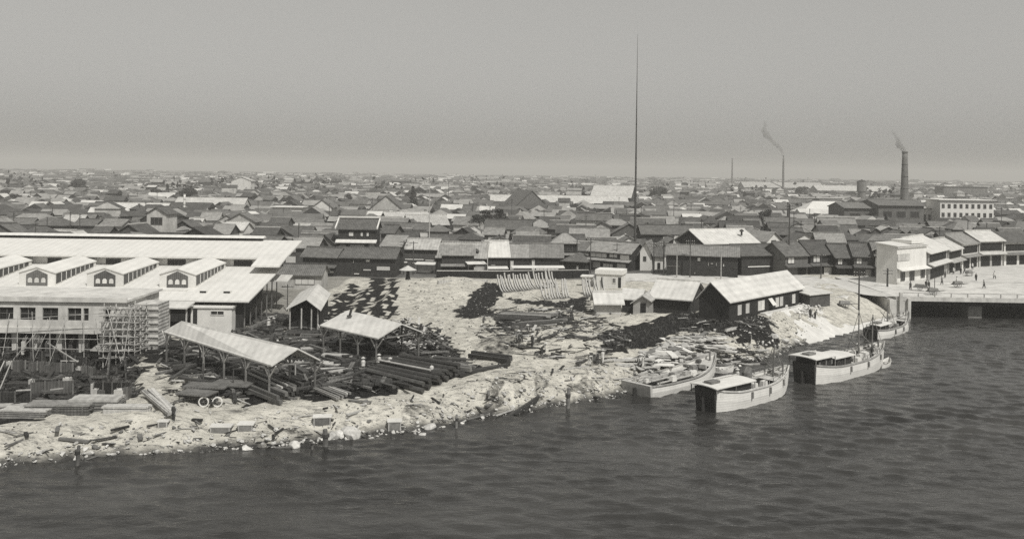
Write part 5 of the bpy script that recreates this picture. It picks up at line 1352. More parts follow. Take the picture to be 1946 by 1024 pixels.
while Y < 2900:
    near_row = nind < LIMIT
    scale = 1 + max(0, (Y - 700) / 900)
    X = -Y * .66 - 10; rowh = []
    rowyaw = R(cr.uniform(-5, 5))
    pitch_max = 0
    lean = cr.uniform(-.04, .04)
    while X < Y * .66 + 10:
        L_ = cr.choice((5.5, 6, 6, 7, 7, 8, 8, 9, 10, 12, 16)) * cr.uniform(.8, 1.1) * scale; D = cr.uniform(5.4, 7.8) * scale ** .8
        two = cr.random() < .45; h = (cr.uniform(4.6, 5.8) if two else cr.uniform(2.8, 3.6)) * scale ** .35
        if cr.random() < .015: h += 4
        k = cr.random(); kind = 'gable' if k < .50 else ('across' if k < .80 else 'hip')
        if kind == 'across' and L_ > 11 * scale: kind = 'gable'
        rise = (D if kind != 'across' else min(L_, 11)) * cr.uniform(.24, .34)
        reg = (vnoise(X, Y, 110, 5) - .5) * R(46)
        yaw = float(reg) + rowyaw + R(cr.uniform(-3, 3))
        cx_ = X + L_ / 2; cy_ = Y + D / 2 + cr.uniform(-1.6, 1.6) + lean * X * .3 + float(vnoise(X, Y, 60, 9) - .5) * 12
        X += L_ + (cr.uniform(.3, 1.6) if cr.random() < .8 else cr.uniform(3, 7)) * scale ** .5
        if cy_ < 200 and cx_ > -40: continue
        if cy_ < 430 and not is_free(cx_, cy_, L_ / 2 + .2, D / 2 + .2, yaw): continue
        if cy_ >= 430 and cy_ < 1100 and not is_free(cx_, cy_, L_ / 2, D / 2, 0): continue
        if sum(1 for _ in ()) : continue
        rf_ = pick(ROOFS, cr); wl_ = pick(WALLS, cr)
        vis = abs(cx_) < cy_ * .585 + 6
        if near_row and vis and nind < LIMIT:
            claim(cx_, cy_, L_ / 2, D / 2, yaw, pad=.1)
            rowh.append((cx_, cy_, L_, D, h, rise, yaw, kind, rf_, wl_, two)); nind += 1
        else:
            c, s = math.cos(yaw), math.sin(yaw)
            far_house(cx_ + s * D / 2, cy_ - c * D / 2, L_, D, h, rise, yaw, kind, [q[0] for q in ROOFS].index(rf_[0]), 4 if wl_[0] in (M_dwood, M_mwood) else 5)
    rowh.sort(key=lambda q: q[0] / q[1])
    if rowh: rowno += 1
    for k, (cx_, cy_, L_, D, h, rise, yaw, kind, rf_, wl_, two) in enumerate(rowh):
        c, s = math.cos(yaw), math.sin(yaw)
        reg_ = region(cx_, cy_); kk = sum(1 for q in rowh[:k] if region(q[0], q[1]) == reg_)
        lab = f"{'two' if two else 'one'} storey {rf_[1]} {'hipped' if kind == 'hip' else 'gabled'} house, {ORD[kk]}{'' if kk == 0 else ' from left'} in row {NUM[rowno]} behind {reg_}"
        g_ = g1(cx_, cy_)
        root = thing('town_house', lab, 'house', (cx_ + s * D / 2, cy_ - c * D / 2, g_), yaw, 'houses of the crowded low town')
        if kind == 'hip': MB().box(-L_ / 2, L_ / 2, 0, D, -1, h).build('wall', wl_[0], root); ro = hip_roof(L_, D, h, rise, .6).build('roof', rf_[0], root)
        else:
            ac = kind == 'across'
            gable_wall(L_, D, h, rise, ac).build('wall', wl_[0], root)
            ro = gable_roof(L_, D, h, rise, .55, .2, .45, ac).build('roof', rf_[0], root)
            cap = rf_[0] if cr.random() < .6 else M_cream
            if not ac: MB().box(-L_ / 2 - .4, L_ / 2 + .4, D / 2 - .2, D / 2 + .2, h + rise + .1, h + rise + .38).build('ridge_cap', cap, ro)
            else: MB().box(-.2, .2, -.4, D + .4, h + rise + .1, h + rise + .38).build('ridge_cap', cap, ro)
        if cy_ < 300:
            nw = max(1, int(L_ / 4.5))
            for q in range(nw):
                if cr.random() < .3: continue
                x0 = -L_ / 2 + (q + .2) * L_ / nw; x1 = -L_ / 2 + (q + .8) * L_ / nw
                window(root, x0, x1, h * .62 if two else h * .35, h * .88 if two else h * .75, pane=M_paper if cr.random() < .5 else M_pane, frame=M_oldwood, bars=2)
        if two and kind != 'across' and cy_ < 330:
            zp = h * .52
            MB().hexa([(-L_ / 2 - .3, -1.2, zp - .4), (L_ / 2 + .3, -1.2, zp - .4), (L_ / 2 + .3, -.004, zp), (-L_ / 2 - .3, -.004, zp)], [(-L_ / 2 - .3, -1.2, zp - .28), (L_ / 2 + .3, -1.2, zp - .28), (L_ / 2 + .3, -.004, zp + .14), (-L_ / 2 - .3, -.004, zp + .14)]).build('pent_roof', rf_[0], root)
    Y += (cr.uniform(7.6, 9.2) if cr.random() < .8 else cr.uniform(11, 14)) * scale * (1.0 if Y < 420 else 1.12)
me_ = bpy.data.meshes.new('distant_houses'); me_.from_pydata(far.v, [], far.f)
for m_ in FM: me_.materials.append(m_)
me_.polygons.foreach_set('material_index', far_m)
fo = bpy.data.objects.new('distant_houses', me_); COL.objects.link(fo)
tag(fo, 'hazy mass of countless low roofs stretching to the horizon', kind='stuff')
print('town houses', nind, 'rows', rowno, 'far faces', len(far.f))
# hazy far trees and stacks along the skyline as one mass
tm = random.Random(8); mb = MB()
for k in range(240):
    y = tm.uniform(650, 2700); x = tm.uniform(-.62, .62) * y
    if tm.random() < .75:
        for q in range(26):
            c = Vector((x + tm.gauss(0, 5), y + tm.gauss(0, 5), 3 + abs(tm.gauss(0, 1)) * 5)); a = Vector((tm.gauss(0, 1), tm.gauss(0, 1), tm.gauss(0, 1))).normalized() * 2.2; b_ = a.cross(Vector((tm.gauss(0, 1), tm.gauss(0, 1), tm.gauss(0, 1)))).normalized() * 1.6
            mb.poly([c - a, c + b_, c + a, c - b_])
mt = bpy.data.meshes.new('distant_foliage'); mt.from_pydata(mb.v, [], mb.f); mt.materials.append(M_leaf)
o = bpy.data.objects.new('distant_foliage', mt); COL.objects.link(o); tag(o, 'scattered dark treetops among the far roofs', kind='stuff')

# ================================================================== POLES
def pole(label, px, base_py, top_py, arms=2, r=.14, m=None, group=None, zz=None, arm=1.0):
    p = P(px, base_py) if zz is None else at(px, base_py, zz)
    h = zat(top_py, p) - p.z
    root = thing('utility_pole', label, 'utility pole', p, R(rnd.uniform(-20, 20)), group)
    MB().tube([(0, 0, -.6), (0, 0, h)], [r, r * .65], 8).build('shaft', m or M_pole, root)
    for k in range(arms):
        z = h - .4 - k * .6
        o = MB().box(-arm, arm, -.07 - r, -r * .72, z - .06, z + .06).build('crossarm', m or M_pole, root)
        im = MB()
        for x in (-arm * .85, -arm * .4, arm * .4, arm * .85): im.tube([(x, -.04 - r * .86, z + .062), (x, -.04 - r * .86, z + .2)], .05, 6)
        im.build('insulator', M_white, o)
    return root
pole('slender pole before the left shop of the shop row', 767, 522, 457); pole('pole right of the slender one before the left shop', 785, 522, 458, 1)
pole('pale pole before the white roofed storehouse', 926, 526, 458, 1, m=M_cream); pole('dark pole above the broad shop with gablets', 1096, 512, 456, 2)
pole('pole before the dark long house with pale screens', 1122, 520, 452, 2); pole('pole left of the narrow white gabled house', 1172, 514, 462, 1)
pole('pole at the right of the narrow white gabled house', 1242, 520, 460, 2); pole('stout dark pole at the left end of the black warehouse', 1261, 524, 458, 2, r=.2)
pole('dark pole standing tall before the middle of the black warehouse', 1311, 527, 455, 2); pole('pale pole in front of the black warehouse, right part', 1370, 530, 484, 0, m=M_cream); pole('pale lamp pole in front of the black warehouse, left part', 1286, 528, 486, 0, m=M_cream)
pole('tall dark pole right of the white gabled house', 1499, 520, 388, 2, r=.2); pole('short pole among houses left of the street poles', 1560, 530, 482, 1)
pole('twin-arm pole on the quay left of the tall white corner shop', 1632, 590, 514, 2, r=.17); pole('thick dark pole with a transformer by the street', 1686, 570, 510, 2, r=.26)
pole('pole in front of the tall white corner shop', 1729, 532, 462, 3, zz=bz); pole('thin lamp post on the bridge street', 1776, 556, 515, 0, r=.08, zz=bz)
pole('short post near the twin-arm pole', 1638, 566, 541, 0, r=.12); pole('dark short post behind the quay slope', 1652, 566, 545, 0, r=.12)
pole('tall pole in the town above the shop row', 1113, 470, 410, 2); pole('dark pole in the town by the pine grove', 972, 440, 378, 1); pole('pole among roofs left of the steep temple', 707, 425, 375, 1); pole('pole among roofs right of the cedar', 852, 405, 345, 1, r=.2)
pole('pole among roofs behind the middle of the shop row', 1280, 440, 380, 2, r=.16); pole('pole standing in the town at far left behind the hall', 225, 430, 392, 1)
pole('thin derrick pole in the timber yard before the long shed', 386, 745, 690, 0, r=.1); pole('second thin derrick pole in the timber yard', 443, 742, 700, 0, r=.1)
pole('bare post left of the workshop with the black gable', 546, 592, 540, 1, r=.09); pole('cross-braced post at the right end of the long open shed', 561, 722, 680, 1, r=.1, m=M_timber)

p = at(1206, 505); p.z = g1(p.x, p.y); hm_ = zat(66, p) - p.z
root = thing('radio_mast', 'very tall thin dark mast rising from the town far into the sky', 'mast', p)
MB().tube([(0, 0, -1)] + [(0, 0, hm_ * f) for f in (.1, .3, .5, .7, .85, 1.0)], [.34, .32, .27, .2, .13, .07, .03], 8).build('shaft', M_rail, root)
for f in (.15, .3, .45, .6): MB().tube([(0, 0, hm_ * f), (0, 0, hm_ * f + .5)], .38 - f * .35, 8).build('collar', M_rail, root)
pole('tall pale pole with crossarms above the left shop of the shop row', 815, 500, 336, 2, r=.16, m=M_cream, arm=.8)
# thin poles all over the town
pr = random.Random(21)
made = 0
while made < 90:
    y = 215 * (1 + pr.random() ** 1.4 * 2.6); x = pr.uniform(-.56, .56) * y
    if y < 200 + 20 or not is_free(x, y, .3, .3, 0): continue
    h = pr.uniform(7.5, 11)
    root = thing('utility_pole', 'thin dark wooden pole standing among the roofs of the town', 'utility pole', (x, y, g1(x, y)), pr.uniform(0, 3), 'poles among the town roofs')
    MB().tube([(0, 0, -.5), (0, 0, h)], [.15, .11], 7).build('shaft', M_pole, root)
    for k in range(pr.choice((1, 2, 2))): MB().box(-.9, .9, -.2, -.115, h - .45 - .6 * k, h - .3 - .6 * k).build('crossarm', M_pole, root)
    made += 1
# ================================================================== CLUTTER IN THE YARD AND ON THE BANK
def long_bars(label, group, a0, a1, b0, b1, nn, r, m, dz=0.0, layers=1, name='timber', cat='timber', square=True):
    """bars lying side by side: first bar runs pixel a0 -> a1, the last b0 -> b1"""
    proto = None
    for k in range(nn):
        t = k / max(1, nn - 1)
        p = P(a0[0] + (b0[0] - a0[0]) * t, a0[1] + (b0[1] - a0[1]) * t); q = P(a1[0] + (b1[0] - a1[0]) * t, a1[1] + (b1[1] - a1[1]) * t)
        p += Vector((rnd.uniform(-.25, .25), rnd.uniform(-.2, .2), 0)); q += Vector((rnd.uniform(-.3, .3), rnd.uniform(-.2, .2), 0))
        z = r * 1.2 + dz + (k % layers) * r * 1.9
        p.z += z; q.z += z + rnd.uniform(0, .15)
        mb = MB(); d = q - p
        if square: mb.bar((0, 0, 0), d, r * 1.8, r * 1.8)
        else: mb.tube([(0, 0, 0), d], r, 8)
        o = mb.build(name, m if not isinstance(m, (list, tuple)) else rnd.choice(m), None, p); tag(o, label, cat, group)
long_bars('long dark beam in the stack at the foot of the long open shed', 'dark beams below the long open shed', (456, 738), (530, 770), (500, 706), (574, 742), 15, .2, [M_rail, M_oldwood, M_rail, M_mwood], layers=2, name='beam', cat='beam')
long_bars('pale long board lying on the dark beams below the open shed', 'pale boards on the dark beams', (470, 722), (535, 752), (478, 716), (545, 748), 2, .1, M_timber, dz=.75, name='board', cat='board')
long_bars('dark round pipe in the pile beside the bank track', 'dark pipes beside the bank track', (690, 722), (800, 750), (756, 690), (876, 710), 14, .3, M_rail, layers=2, name='pipe', cat='pipe', square=False)
long_bars('thin pale pole lying along the top of the dark pipe pile', 'pale pole on the pipes', (717, 704), (817, 727), (717, 704), (817, 727), 1, .13, M_timber, dz=1.15, name='pole', cat='pole', square=False)
long_bars('greyish squared beam along the far side of the pipe pile', 'grey beams behind the pipes', (760, 695), (900, 712), (775, 690), (880, 703), 3, .25, M_oldwood, dz=.2, name='beam', cat='beam')
long_bars('board leaning off the pit edge towards the bank', 'boards leaning at the pit edge', (268, 756), (318, 802), (292, 752), (336, 794), 7, .16, [M_wood_roof, M_timber, M_oldwood], dz=.5, name='board', cat='board')
long_bars('rough plank scattered at the lower edge of the timber yard', 'planks at the lower edge of the yard', (578, 735), (640, 765), (600, 728), (668, 752), 6, .13, [M_timber, M_oldwood], dz=.1, name='plank', cat='plank')
long_bars('squared log on the dark patch below the ribs', 'logs below the ribs', (940, 606), (1020, 612), (960, 598), (1060, 602), 6, .22, [M_oldwood, M_timber, M_rail], dz=.1, name='log', cat='log')
long_bars('long log lying along the yard right of the dark slope', 'long logs right of the dark slope', (985, 618), (1075, 612), (970, 624), (1066, 617), 4, .22, [M_oldwood, M_rail], dz=.1, name='log', cat='log')
long_bars('dark plank lying on the bank track edge', 'dark planks on the track', (855, 712), (965, 694), (870, 717), (968, 700), 3, .16, M_rail, name='plank', cat='plank')
long_bars('dark beam lying beside the mound above the bank', 'dark beams beside the mound', (895, 684), (968, 694), (900, 678), (966, 688), 3, .3, M_rail, dz=.2, name='beam', cat='beam')
long_bars('dark plank lying on the sloping bank by the water', 'dark planks on the bank', (945, 764), (1025, 756), (948, 766), (1020, 759), 2, .15, M_rail, dz=.05, name='plank', cat='plank')

# plank stacks: each a layered pile with spacers
def plank_stack(label, px, py, L_, W_, h, yaw, m=M_timber, top=None, group=None, layers=4):
    p = P(px, py)
    root = thing('plank_stack', label, 'plank stack', p, yaw, group)
    for k in range(layers):
        z0 = h * k / layers; z1 = h * (k + .72) / layers
        mb = MB(); nn = 5
        for j in range(nn):
            y0 = W_ * j / nn; mb.box(-L_ / 2 + rnd.uniform(-.15, .1), L_ / 2 + rnd.uniform(-.1, .15), y0 + .015, y0 + W_ / nn - .015, z0 - (.3 if k == 0 else 0), z1)
        mb.build('plank_layer', (top or m) if k == layers - 1 else m, root)
        sp = MB()
        if k < layers - 1:
            for x in (-L_ * .4, 0, L_ * .4): sp.box(x - .06, x + .06, 0, W_, z1 + .002, h * (k + 1) / layers - .002)
            sp.build('spacer', M_oldwood, root)
    return root
plank_stack('neat stack of grey boards at the edge of the dark pit', 176, 783, 4.6, 2.2, 1.3, R(2), M_oldwood, M_wood_roof)
plank_stack('wide pale plank platform right of the neat grey board stack', 237, 782, 4.3, 1.2, .55, R(1), M_timber, layers=2)
plank_stack('dark plank stack half in the pit left of the grey board stack', 108, 786, 6, 2, .9, R(3), M_mwood, M_oldwood)
plank_stack('pale topped plank stack at the far left end of the bank', 40, 795, 4.5, 1.6, .8, R(-3), M_oldwood, M_timber)
plank_stack('loose pale board stack at the very left edge near the pit', 8, 784, 3.5, 1.4, .7, R(6), M_oldwood, M_timber)
spots = [(600, 668, 3.5, 'pale board stack under the left part of the yard between the sheds'), (640, 685, 4.2, 'broad pale board stack in the middle of the timber yard'), (618, 700, 3, 'small pale board stack below the broad one'),
         (588, 706, 3, 'short board stack close to the end of the long shed'), (640, 716, 3.4, 'pale board stack near the upper end of the pipes'), (690, 664, 3, 'pale board stack before the shorter open shed'),
         (655, 655, 2.6, 'little board stack behind the shorter shed posts'), (590, 655, 3.4, 'bright board stack left in the gap between the two open sheds'), (705, 690, 2.6, 'grey board stack at the upper left of the pipes'),
         (420, 706, 4.4, 'pale board stack in front of the long open shed'), (400, 726, 4, 'low pale board stack below the long shed'), (455, 728, 3.4, 'board stack at the upper end of the dark beams')]
for k, (px, py, l, lab) in enumerate(spots):
    plank_stack(lab, px, py, l, rnd.uniform(1.1, 2.0), rnd.uniform(.35, .9), R(rnd.uniform(-25, 25)), M_oldwood, rnd.choice([M_timber, M_timber, M_wood_roof]), layers=rnd.choice((2, 3)))

# flat wagons and the two white wheels
def flat_wagon(label, px, py, L_, W_, yaw):
    p = P(px, py); root = thing('flat_wagon', label, 'wagon', p, yaw)
    mb = MB()
    for j in range(6): mb.box(-L_ / 2, L_ / 2, W_ * j / 6 + .01, W_ * (j + 1) / 6 - .01, .85, 1.0)
    mb.build('bed', M_mwood, root); MB().box(-L_ / 2 + .2, L_ / 2 - .2, .25, W_ - .25, .55, .848).build('frame', M_rail, root)
    for x in (-L_ * .3, L_ * .3):
        for y in (.05, W_ - .17):
            w_ = MB(); ring(w_, (x, y + .06, .36), .36, .06, .1); w_.build('wheel', M_rail, root)
        MB().tube([(x, .12, .36), (x, W_ - .12, .36)], .06, 6).build('axle', M_rail, root)
    return root
def ring(mb, c, r, th, wd, n=18, spokes=6):
    base = len(mb.v)
    for k in range(n):
        a = 2 * math.pi * k / n
        for rr_, yy in ((r, -wd / 2), (r, wd / 2), (r - th, wd / 2), (r - th, -wd / 2)):
            mb.v.append((c[0] + rr_ * math.cos(a), c[1] + yy, c[2] + rr_ * math.sin(a)))
    for k in range(n):
        k2 = (k + 1) % n
        for j in range(4):
            j2 = (j + 1) % 4; mb.f.append((base + k * 4 + j, base + k * 4 + j2, base + k2 * 4 + j2, base + k2 * 4 + j))
    for k in range(spokes):
        a = 2 * math.pi * k / spokes
        mb.bar((c[0], c[1], c[2]), (c[0] + (r - th / 2) * math.cos(a), c[1], c[2] + (r - th / 2) * math.sin(a)), th * .5)
flat_wagon('dark flat wagon beside the two white wheel rims', 362, 768, 3.6, 2.2, R(-14)); flat_wagon('flat wagon standing behind the two white wheel rims', 385, 754, 4.6, 2.4, R(-4)); flat_wagon('dark flat wagon farther right at the foot of the beams', 432, 750, 4.4, 2.6, R(-8))
for k, px in enumerate((387, 413)):
    p = P(px, 773); o = thing('cart_wheel', 'left one of two white wheel rims standing by the flat wagons' if k == 0 else 'right one of two white wheel rims standing by the flat wagons', 'wheel', p, R(6), 'white wheel rims by the wagons')
    m = MB(); ring(m, (0, 0, .52), .52, .11, .14, 22, 0); m.build('rim', M_white, o); m = MB(); m.tube([(0, -.1, .52), (0, .1, .52)], .1); 
    for q in range(6): a = q * math.pi / 3; m.bar((0, 0, .52), (.42 * math.cos(a), 0, .52 + .42 * math.sin(a)), .035)
    m.build('hub', M_oldwood, o)
# crates with white tops along the bank
def crate(label, px, py, L_, W_, h, yaw):
    p = P(px, py); root = thing('crate', label, 'crate', p, yaw, 'white topped crates along the bank')
    MB().box(-L_ / 2, L_ / 2, 0, W_, -.2, h).build('box', M_oldwood, root)
    mb = MB()
    for j in range(4): mb.box(-L_ / 2 - .08, L_ / 2 + .08, W_ * j / 4 - .05 + .01, W_ * (j + 1) / 4 + .05 - .11 + .05, h + .002, h + .12)
    mb.build('lid', M_white, root); mb = MB()
    for x in (-L_ / 2 + .08, L_ / 2 - .08): mb.box(x - .06, x + .06, -.06, -.003, -.1, h - .02)
    mb.build('batten', M_timber, root)
crate('low white topped crate at the left of the bank crates', 418, 823, 1.9, 1.1, .55, R(2)); crate('white topped crate second from left on the bank', 466, 820, 1.4, 1.1, .6, R(4)); crate('framed white crate below the cut in the bank', 612, 805, 1.7, 1.0, .8, R(8)); crate('white topped crate farthest right on the bank', 750, 795, 1.3, 1.0, .85, R(8))
crate('small dark edged box near the leaning boards', 309, 812, .9, .7, .5, R(5))
# concrete mixer-like tank at the right of the pit
p = P(199, 682); o = thing('site_shelter', 'low dark sloping roof shelter at the right corner of the concrete block', 'shelter', p, R(-6))
MB().hexa([(-2, 0, 1.7), (1.8, 0, 1.6), (2, 2.4, 2.5), (-1.6, 2.4, 2.6)], [(-2, 0, 1.82), (1.8, 0, 1.72), (2, 2.4, 2.62), (-1.6, 2.4, 2.72)]).build('roof', M_grey_roof, o)
MB().box(-1.7, 1.6, .2, 2.2, -1.2, 1.55).build('wall', M_black, o)

# foundation trench: formwork walls, column stubs with starter bars
def pz(px, py):
    p = P(px, py); return p
for row_i, (py, xs_) in enumerate(((668, range(-30, 190, 15)), (688, (4, 18, 34, 62, 82, 90)), (706, (150, 160)), (716, (163, 172, 220, 246)), (738, (60, 128, 206, 222, 244)), (748, (64, 180, 192, 203, 226, 240)), (757, (182, 195, 228, 240)))):
    for k, px in enumerate(xs_):
        p = P(px, py); h = {0: 1.3, 1: 1.5}.get(row_i, 1.2) * rnd.uniform(.8, 1.1)
        o = thing('column_stub', 'pale concrete column stub with starter bars rising from the dark pit', 'column stub', p, R(rnd.uniform(-4, 4)), 'column stubs in the foundation pit')
        w_ = .22 if row_i == 0 else rnd.uniform(.22, .48)
        MB().box(-w_, w_, -w_, w_, -.6, h).build('stub', M_conc if rnd.random() < (.2 if row_i == 0 else .4) else M_mwood, o)
        for sx in (-1, 1):
            for sy in (-1, 1): MB().tube([(sx * w_ * .7, sy * w_ * .7, h - .05), (sx * w_ * .7 + rnd.uniform(.2, .5), sy * w_ * .7, h + rnd.uniform(.5, .9))], .035, 5).build('starter_bar', M_timber if row_i == 0 else M_rail, o)
def form_wall(label, a, b_, h, m):
    p, q = P(*a), P(*b_); d = q - p; o = thing('formwork_wall', label, 'formwork', p)
    o2 = MB().bar((0, 0, h / 2 - .3), (d.x, d.y, d.z + h / 2 - .3), .18, h + .6).build('board_wall', m, o)
    mb = MB(); nn = max(2, int(d.length / 1.4))
    for k in range(nn + 1):
        r = d * (k / nn); mb.box(r.x - .07, r.x + .07, r.y - .22, r.y - .11, r.z - .8, r.z + h + .15)
    mb.build('strut', M_oldwood, o)
    return o
for k, (a, b_, lab) in enumerate((((-40, 684), (140, 690), 'formwork wall along the far row of the pit'), ((60, 700), (165, 702), 'formwork wall in the middle of the pit'), ((-40, 742), (10, 700), 'formwork wall slanting up at the left of the pit'), ((60, 752), (140, 748), 'low formwork wall in the near part of the pit'),
                                  ((165, 720), (160, 690), 'formwork wall across the pit near the pale stubs'), ((180, 752), (250, 752), 'near right formwork wall of the pit'), ((205, 735), (210, 700), 'formwork wall in the right part of the pit'), ((240, 735), (238, 696), 'rightmost formwork wall of the pit'), ((-60, 775), (60, 770), 'near left formwork wall of the pit'))):
    form_wall(lab, a, b_, 1.5, M_dwood if k % 3 else M_mwood)
for k, (a, b_) in enumerate((((0, 768), (22, 712)), ((-15, 765), (8, 712)), ((90, 697), (148, 693)), ((115, 711), (150, 711)), ((30, 772), (58, 770)), ((95, 770), (120, 767)))):
    p, q = P(*a), P(*b_); p.z += 1.7; q.z += 1.7
    o = MB().bar((0, 0, 0), q - p, .12).build('walkway_plank', M_timber, None, p); tag(o, ('left one of two long planks slanting over the pit', 'second long plank slanting over the left of the pit', 'pale plank along the middle formwork', 'short pale plank in the dark pit middle', 'pale plank at the near left of the pit', 'bright plank at the near edge of the pit')[k], 'plank')

# posts in the water along the bank
def mooring(label, px, base_py, top_py, r=.16, wz=WZ, fork=False):
    p = at(px, base_py, wz); h = zat(top_py, p) - wz
    root = thing('mooring_post', label, 'post', p, 0, 'mooring posts along the bank')
    r *= 1.3
    MB().tube([(0, 0, -2.5), (rnd.uniform(-.05, .05), 0, h * .5), (rnd.uniform(-.12, .12), 0, h)], [r, r, r * .8], 8).build('shaft', M_oldwood, root)
    MB().tube([(0, 0, h * .55), (0, 0, h * .72)], r * 1.35, 8).build('rope_wrap', M_rail, root)
    if fork: MB().bar((0, 0, h * .6), (-.6, -.1, h * .95), .12).build('fork', M_oldwood, root)
mooring('tall dark forked mooring post in the water before the middle bank', 1079, 775, 737, .17, fork=True); mooring('single dark post in the water at the left of the bank', 147, 882, 846, .14); mooring('dark post beside the big stones left of the bank crates', 619, 848, 815, .2); mooring('slim post left of the dark post by the big stones', 593, 852, 838, .09); mooring('short post in the water right of the crates', 868, 812, 787, .1); mooring('short leaning stick left of the forked mooring post', 1057, 763, 748, .07)
mooring('low stump at the water edge right of the barges', 1380, 692, 672, .2)

# big broken stones on the water's edge, as single things; the rest as rubble
def stone_mesh(rr, sx, sy, sz):
    bm = bmesh.new(); bmesh.ops.create_icosphere(bm, subdivisions=2, radius=1)
    pl = [(Vector((rr.gauss(0, 1), rr.gauss(0, 1), rr.gauss(0, 1))).normalized(), rr.uniform(.55, .85)) for _ in range(9)]
    for v in bm.verts:
        for n_, d in pl:
            k = v.co.dot(n_) - d
            if k > 0: v.co -= n_ * k
        v.co = Vector((v.co.x * sx, v.co.y * sy, v.co.z * sz))
    me_ = bpy.data.meshes.new('boulder'); bm.to_mesh(me_); bm.free(); return me_
rs = random.Random(4)
big = [(668, 826, 1.5, 'largest broken slab at the water edge by the dark post'), (632, 832, .9, 'broken slab left of the largest slab'), (470, 855, .7, 'round white stone at the water, left part of the bank'), (645, 820, .7, 'angular stone behind the broken slabs'),
       (800, 806, 1.0, 'pair of tilted slabs right of the largest slab'), (815, 803, .8, 'tilted stone beside the pair of slabs'), (790, 812, .6, 'small block left of the tilted slabs'), (560, 842, .8, 'block of rubble left of the slim post'), (530, 846, .7, 'flat stone at the water edge left of the slim post'),
       (290, 858, 1.1, 'dark gapped boulder left part of the bank'), (280, 852, .7, 'stone beside the gapped boulder'), (1490, 650, .9, 'stone heap block at the left foot of the quay slope'), (1512, 648, .8, 'block beside the foot of the quay slope'), (1470, 640, .8, 'stone on the rubble left of the quay slope')]
for px, py, s, lab in big:
    p = P(px, py); me_ = stone_mesh(rs, s, s * rs.uniform(.6, .9), s * rs.uniform(.5, .75)); me_.materials.append(M_stone)
    o = bpy.data.objects.new('boulder', me_); COL.objects.link(o); o.location = (p.x, p.y, p.z + s * .15); o.rotation_euler = (rs.uniform(-.3, .3), rs.uniform(-.3, .3), rs.uniform(0, 6)); tag(o, lab, 'boulder')

def scatter(name, label, pts, shapes, mats, smin, smax, seed, flat=.7, kind='stuff', sink=.2, power=2.2, tilt=.5):
    rr = np.random.RandomState(seed)
    V, Fc, Mi = [], [], []
    off = 0
    for (x, y, z) in pts:
        sv_, sf_ = shapes[rr.randint(len(shapes))]
        s = smin + (smax - smin) * rr.rand() ** power
        a, bq, c = rr.uniform(-tilt, tilt), rr.uniform(-tilt, tilt), rr.uniform(0, 6.283)
        Rm = np.array((Matrix.Rotation(c, 3, 'Z') @ Matrix.Rotation(a, 3, 'X') @ Matrix.Rotation(bq, 3, 'Y')))
        sc3 = s * np.array([rr.uniform(.7, 1.3), rr.uniform(.7, 1.3), flat * rr.uniform(.6, 1.2)])
        V.append((sv_ * sc3) @ Rm.T + np.array([x, y, z + s * flat * (.5 - sink)]))
        Fc += [tuple(int(i) + off for i in f) for f in sf_]; Mi += [int(rr.randint(len(mats)))] * len(sf_)
        off += len(sv_)
    V = np.concatenate(V)
    me_ = bpy.data.meshes.new(name); me_.from_pydata(V.tolist(), [], Fc)
    for m_ in mats: me_.materials.append(m_)
    me_.polygons.foreach_set('material_index', Mi)
    o = bpy.data.objects.new(name, me_); COL.objects.link(o); tag(o, label, kind=kind); return o
def shapes_of(kind, n_, seed):
    rr = random.Random(seed); out_ = []
    for k in range(n_):
        bm = bmesh.new()
        if kind == 'stone':
            bmesh.ops.create_icosphere(bm, subdivisions=1, radius=.6)
            for _ in range(7):
                n_ = Vector((rr.gauss(0, 1), rr.gauss(0, 1), rr.gauss(0, 1))).normalized(); d = rr.uniform(.22, .42)
                for v in bm.verts:
                    k_ = v.co.dot(n_) - d
                    if k_ > 0: v.co -= n_ * k_
            ex = Vector((rr.uniform(.8, 1.5), rr.uniform(.6, 1), rr.uniform(.6, 1)))
            for v in bm.verts: v.co = v.co * ex
        else:
            bmesh.ops.create_cube(bm, size=1, matrix=Matrix.Diagonal((rr.uniform(1.5, 4), rr.uniform(.2, .5), rr.uniform(.1, .25), 1)))
        out_.append((np.array([v.co[:] for v in bm.verts]), [tuple(v.index for v in f.verts) for f in bm.faces])); bm.free()
    return out_
def rand_in(polys, nn, seed, dens=None):
    rr = np.random.RandomState(seed); pts = []
    ws = [pl for pl in polys]
    areas = [abs(sum(p[i][0] * p[(i + 1) % len(p)][1] - p[(i + 1) % len(p)][0] * p[i][1] for i in range(len(p)))) / 2 for p in ws]
    tot = sum(areas)
    for pl, a in zip(ws, areas):
        k = int(nn * a / tot); xs_ = [q[0] for q in pl]; ys_ = [q[1] for q in pl]; got = 0
        while got < k:
            x = rr.uniform(min(xs_), max(xs_), 4 * k + 8); y = rr.uniform(min(ys_), max(ys_), 4 * k + 8); ok = inpoly(x, y, pl)
            for u, v in list(zip(x[ok], y[ok]))[:k - got]: pts.append((u, v)); got += 1
    pts = np.array(pts); z = gz(pts[:, 0], pts[:, 1])
    return np.column_stack([pts, z])
ST = shapes_of('stone', 10, 3); BD = shapes_of('board', 10, 5)
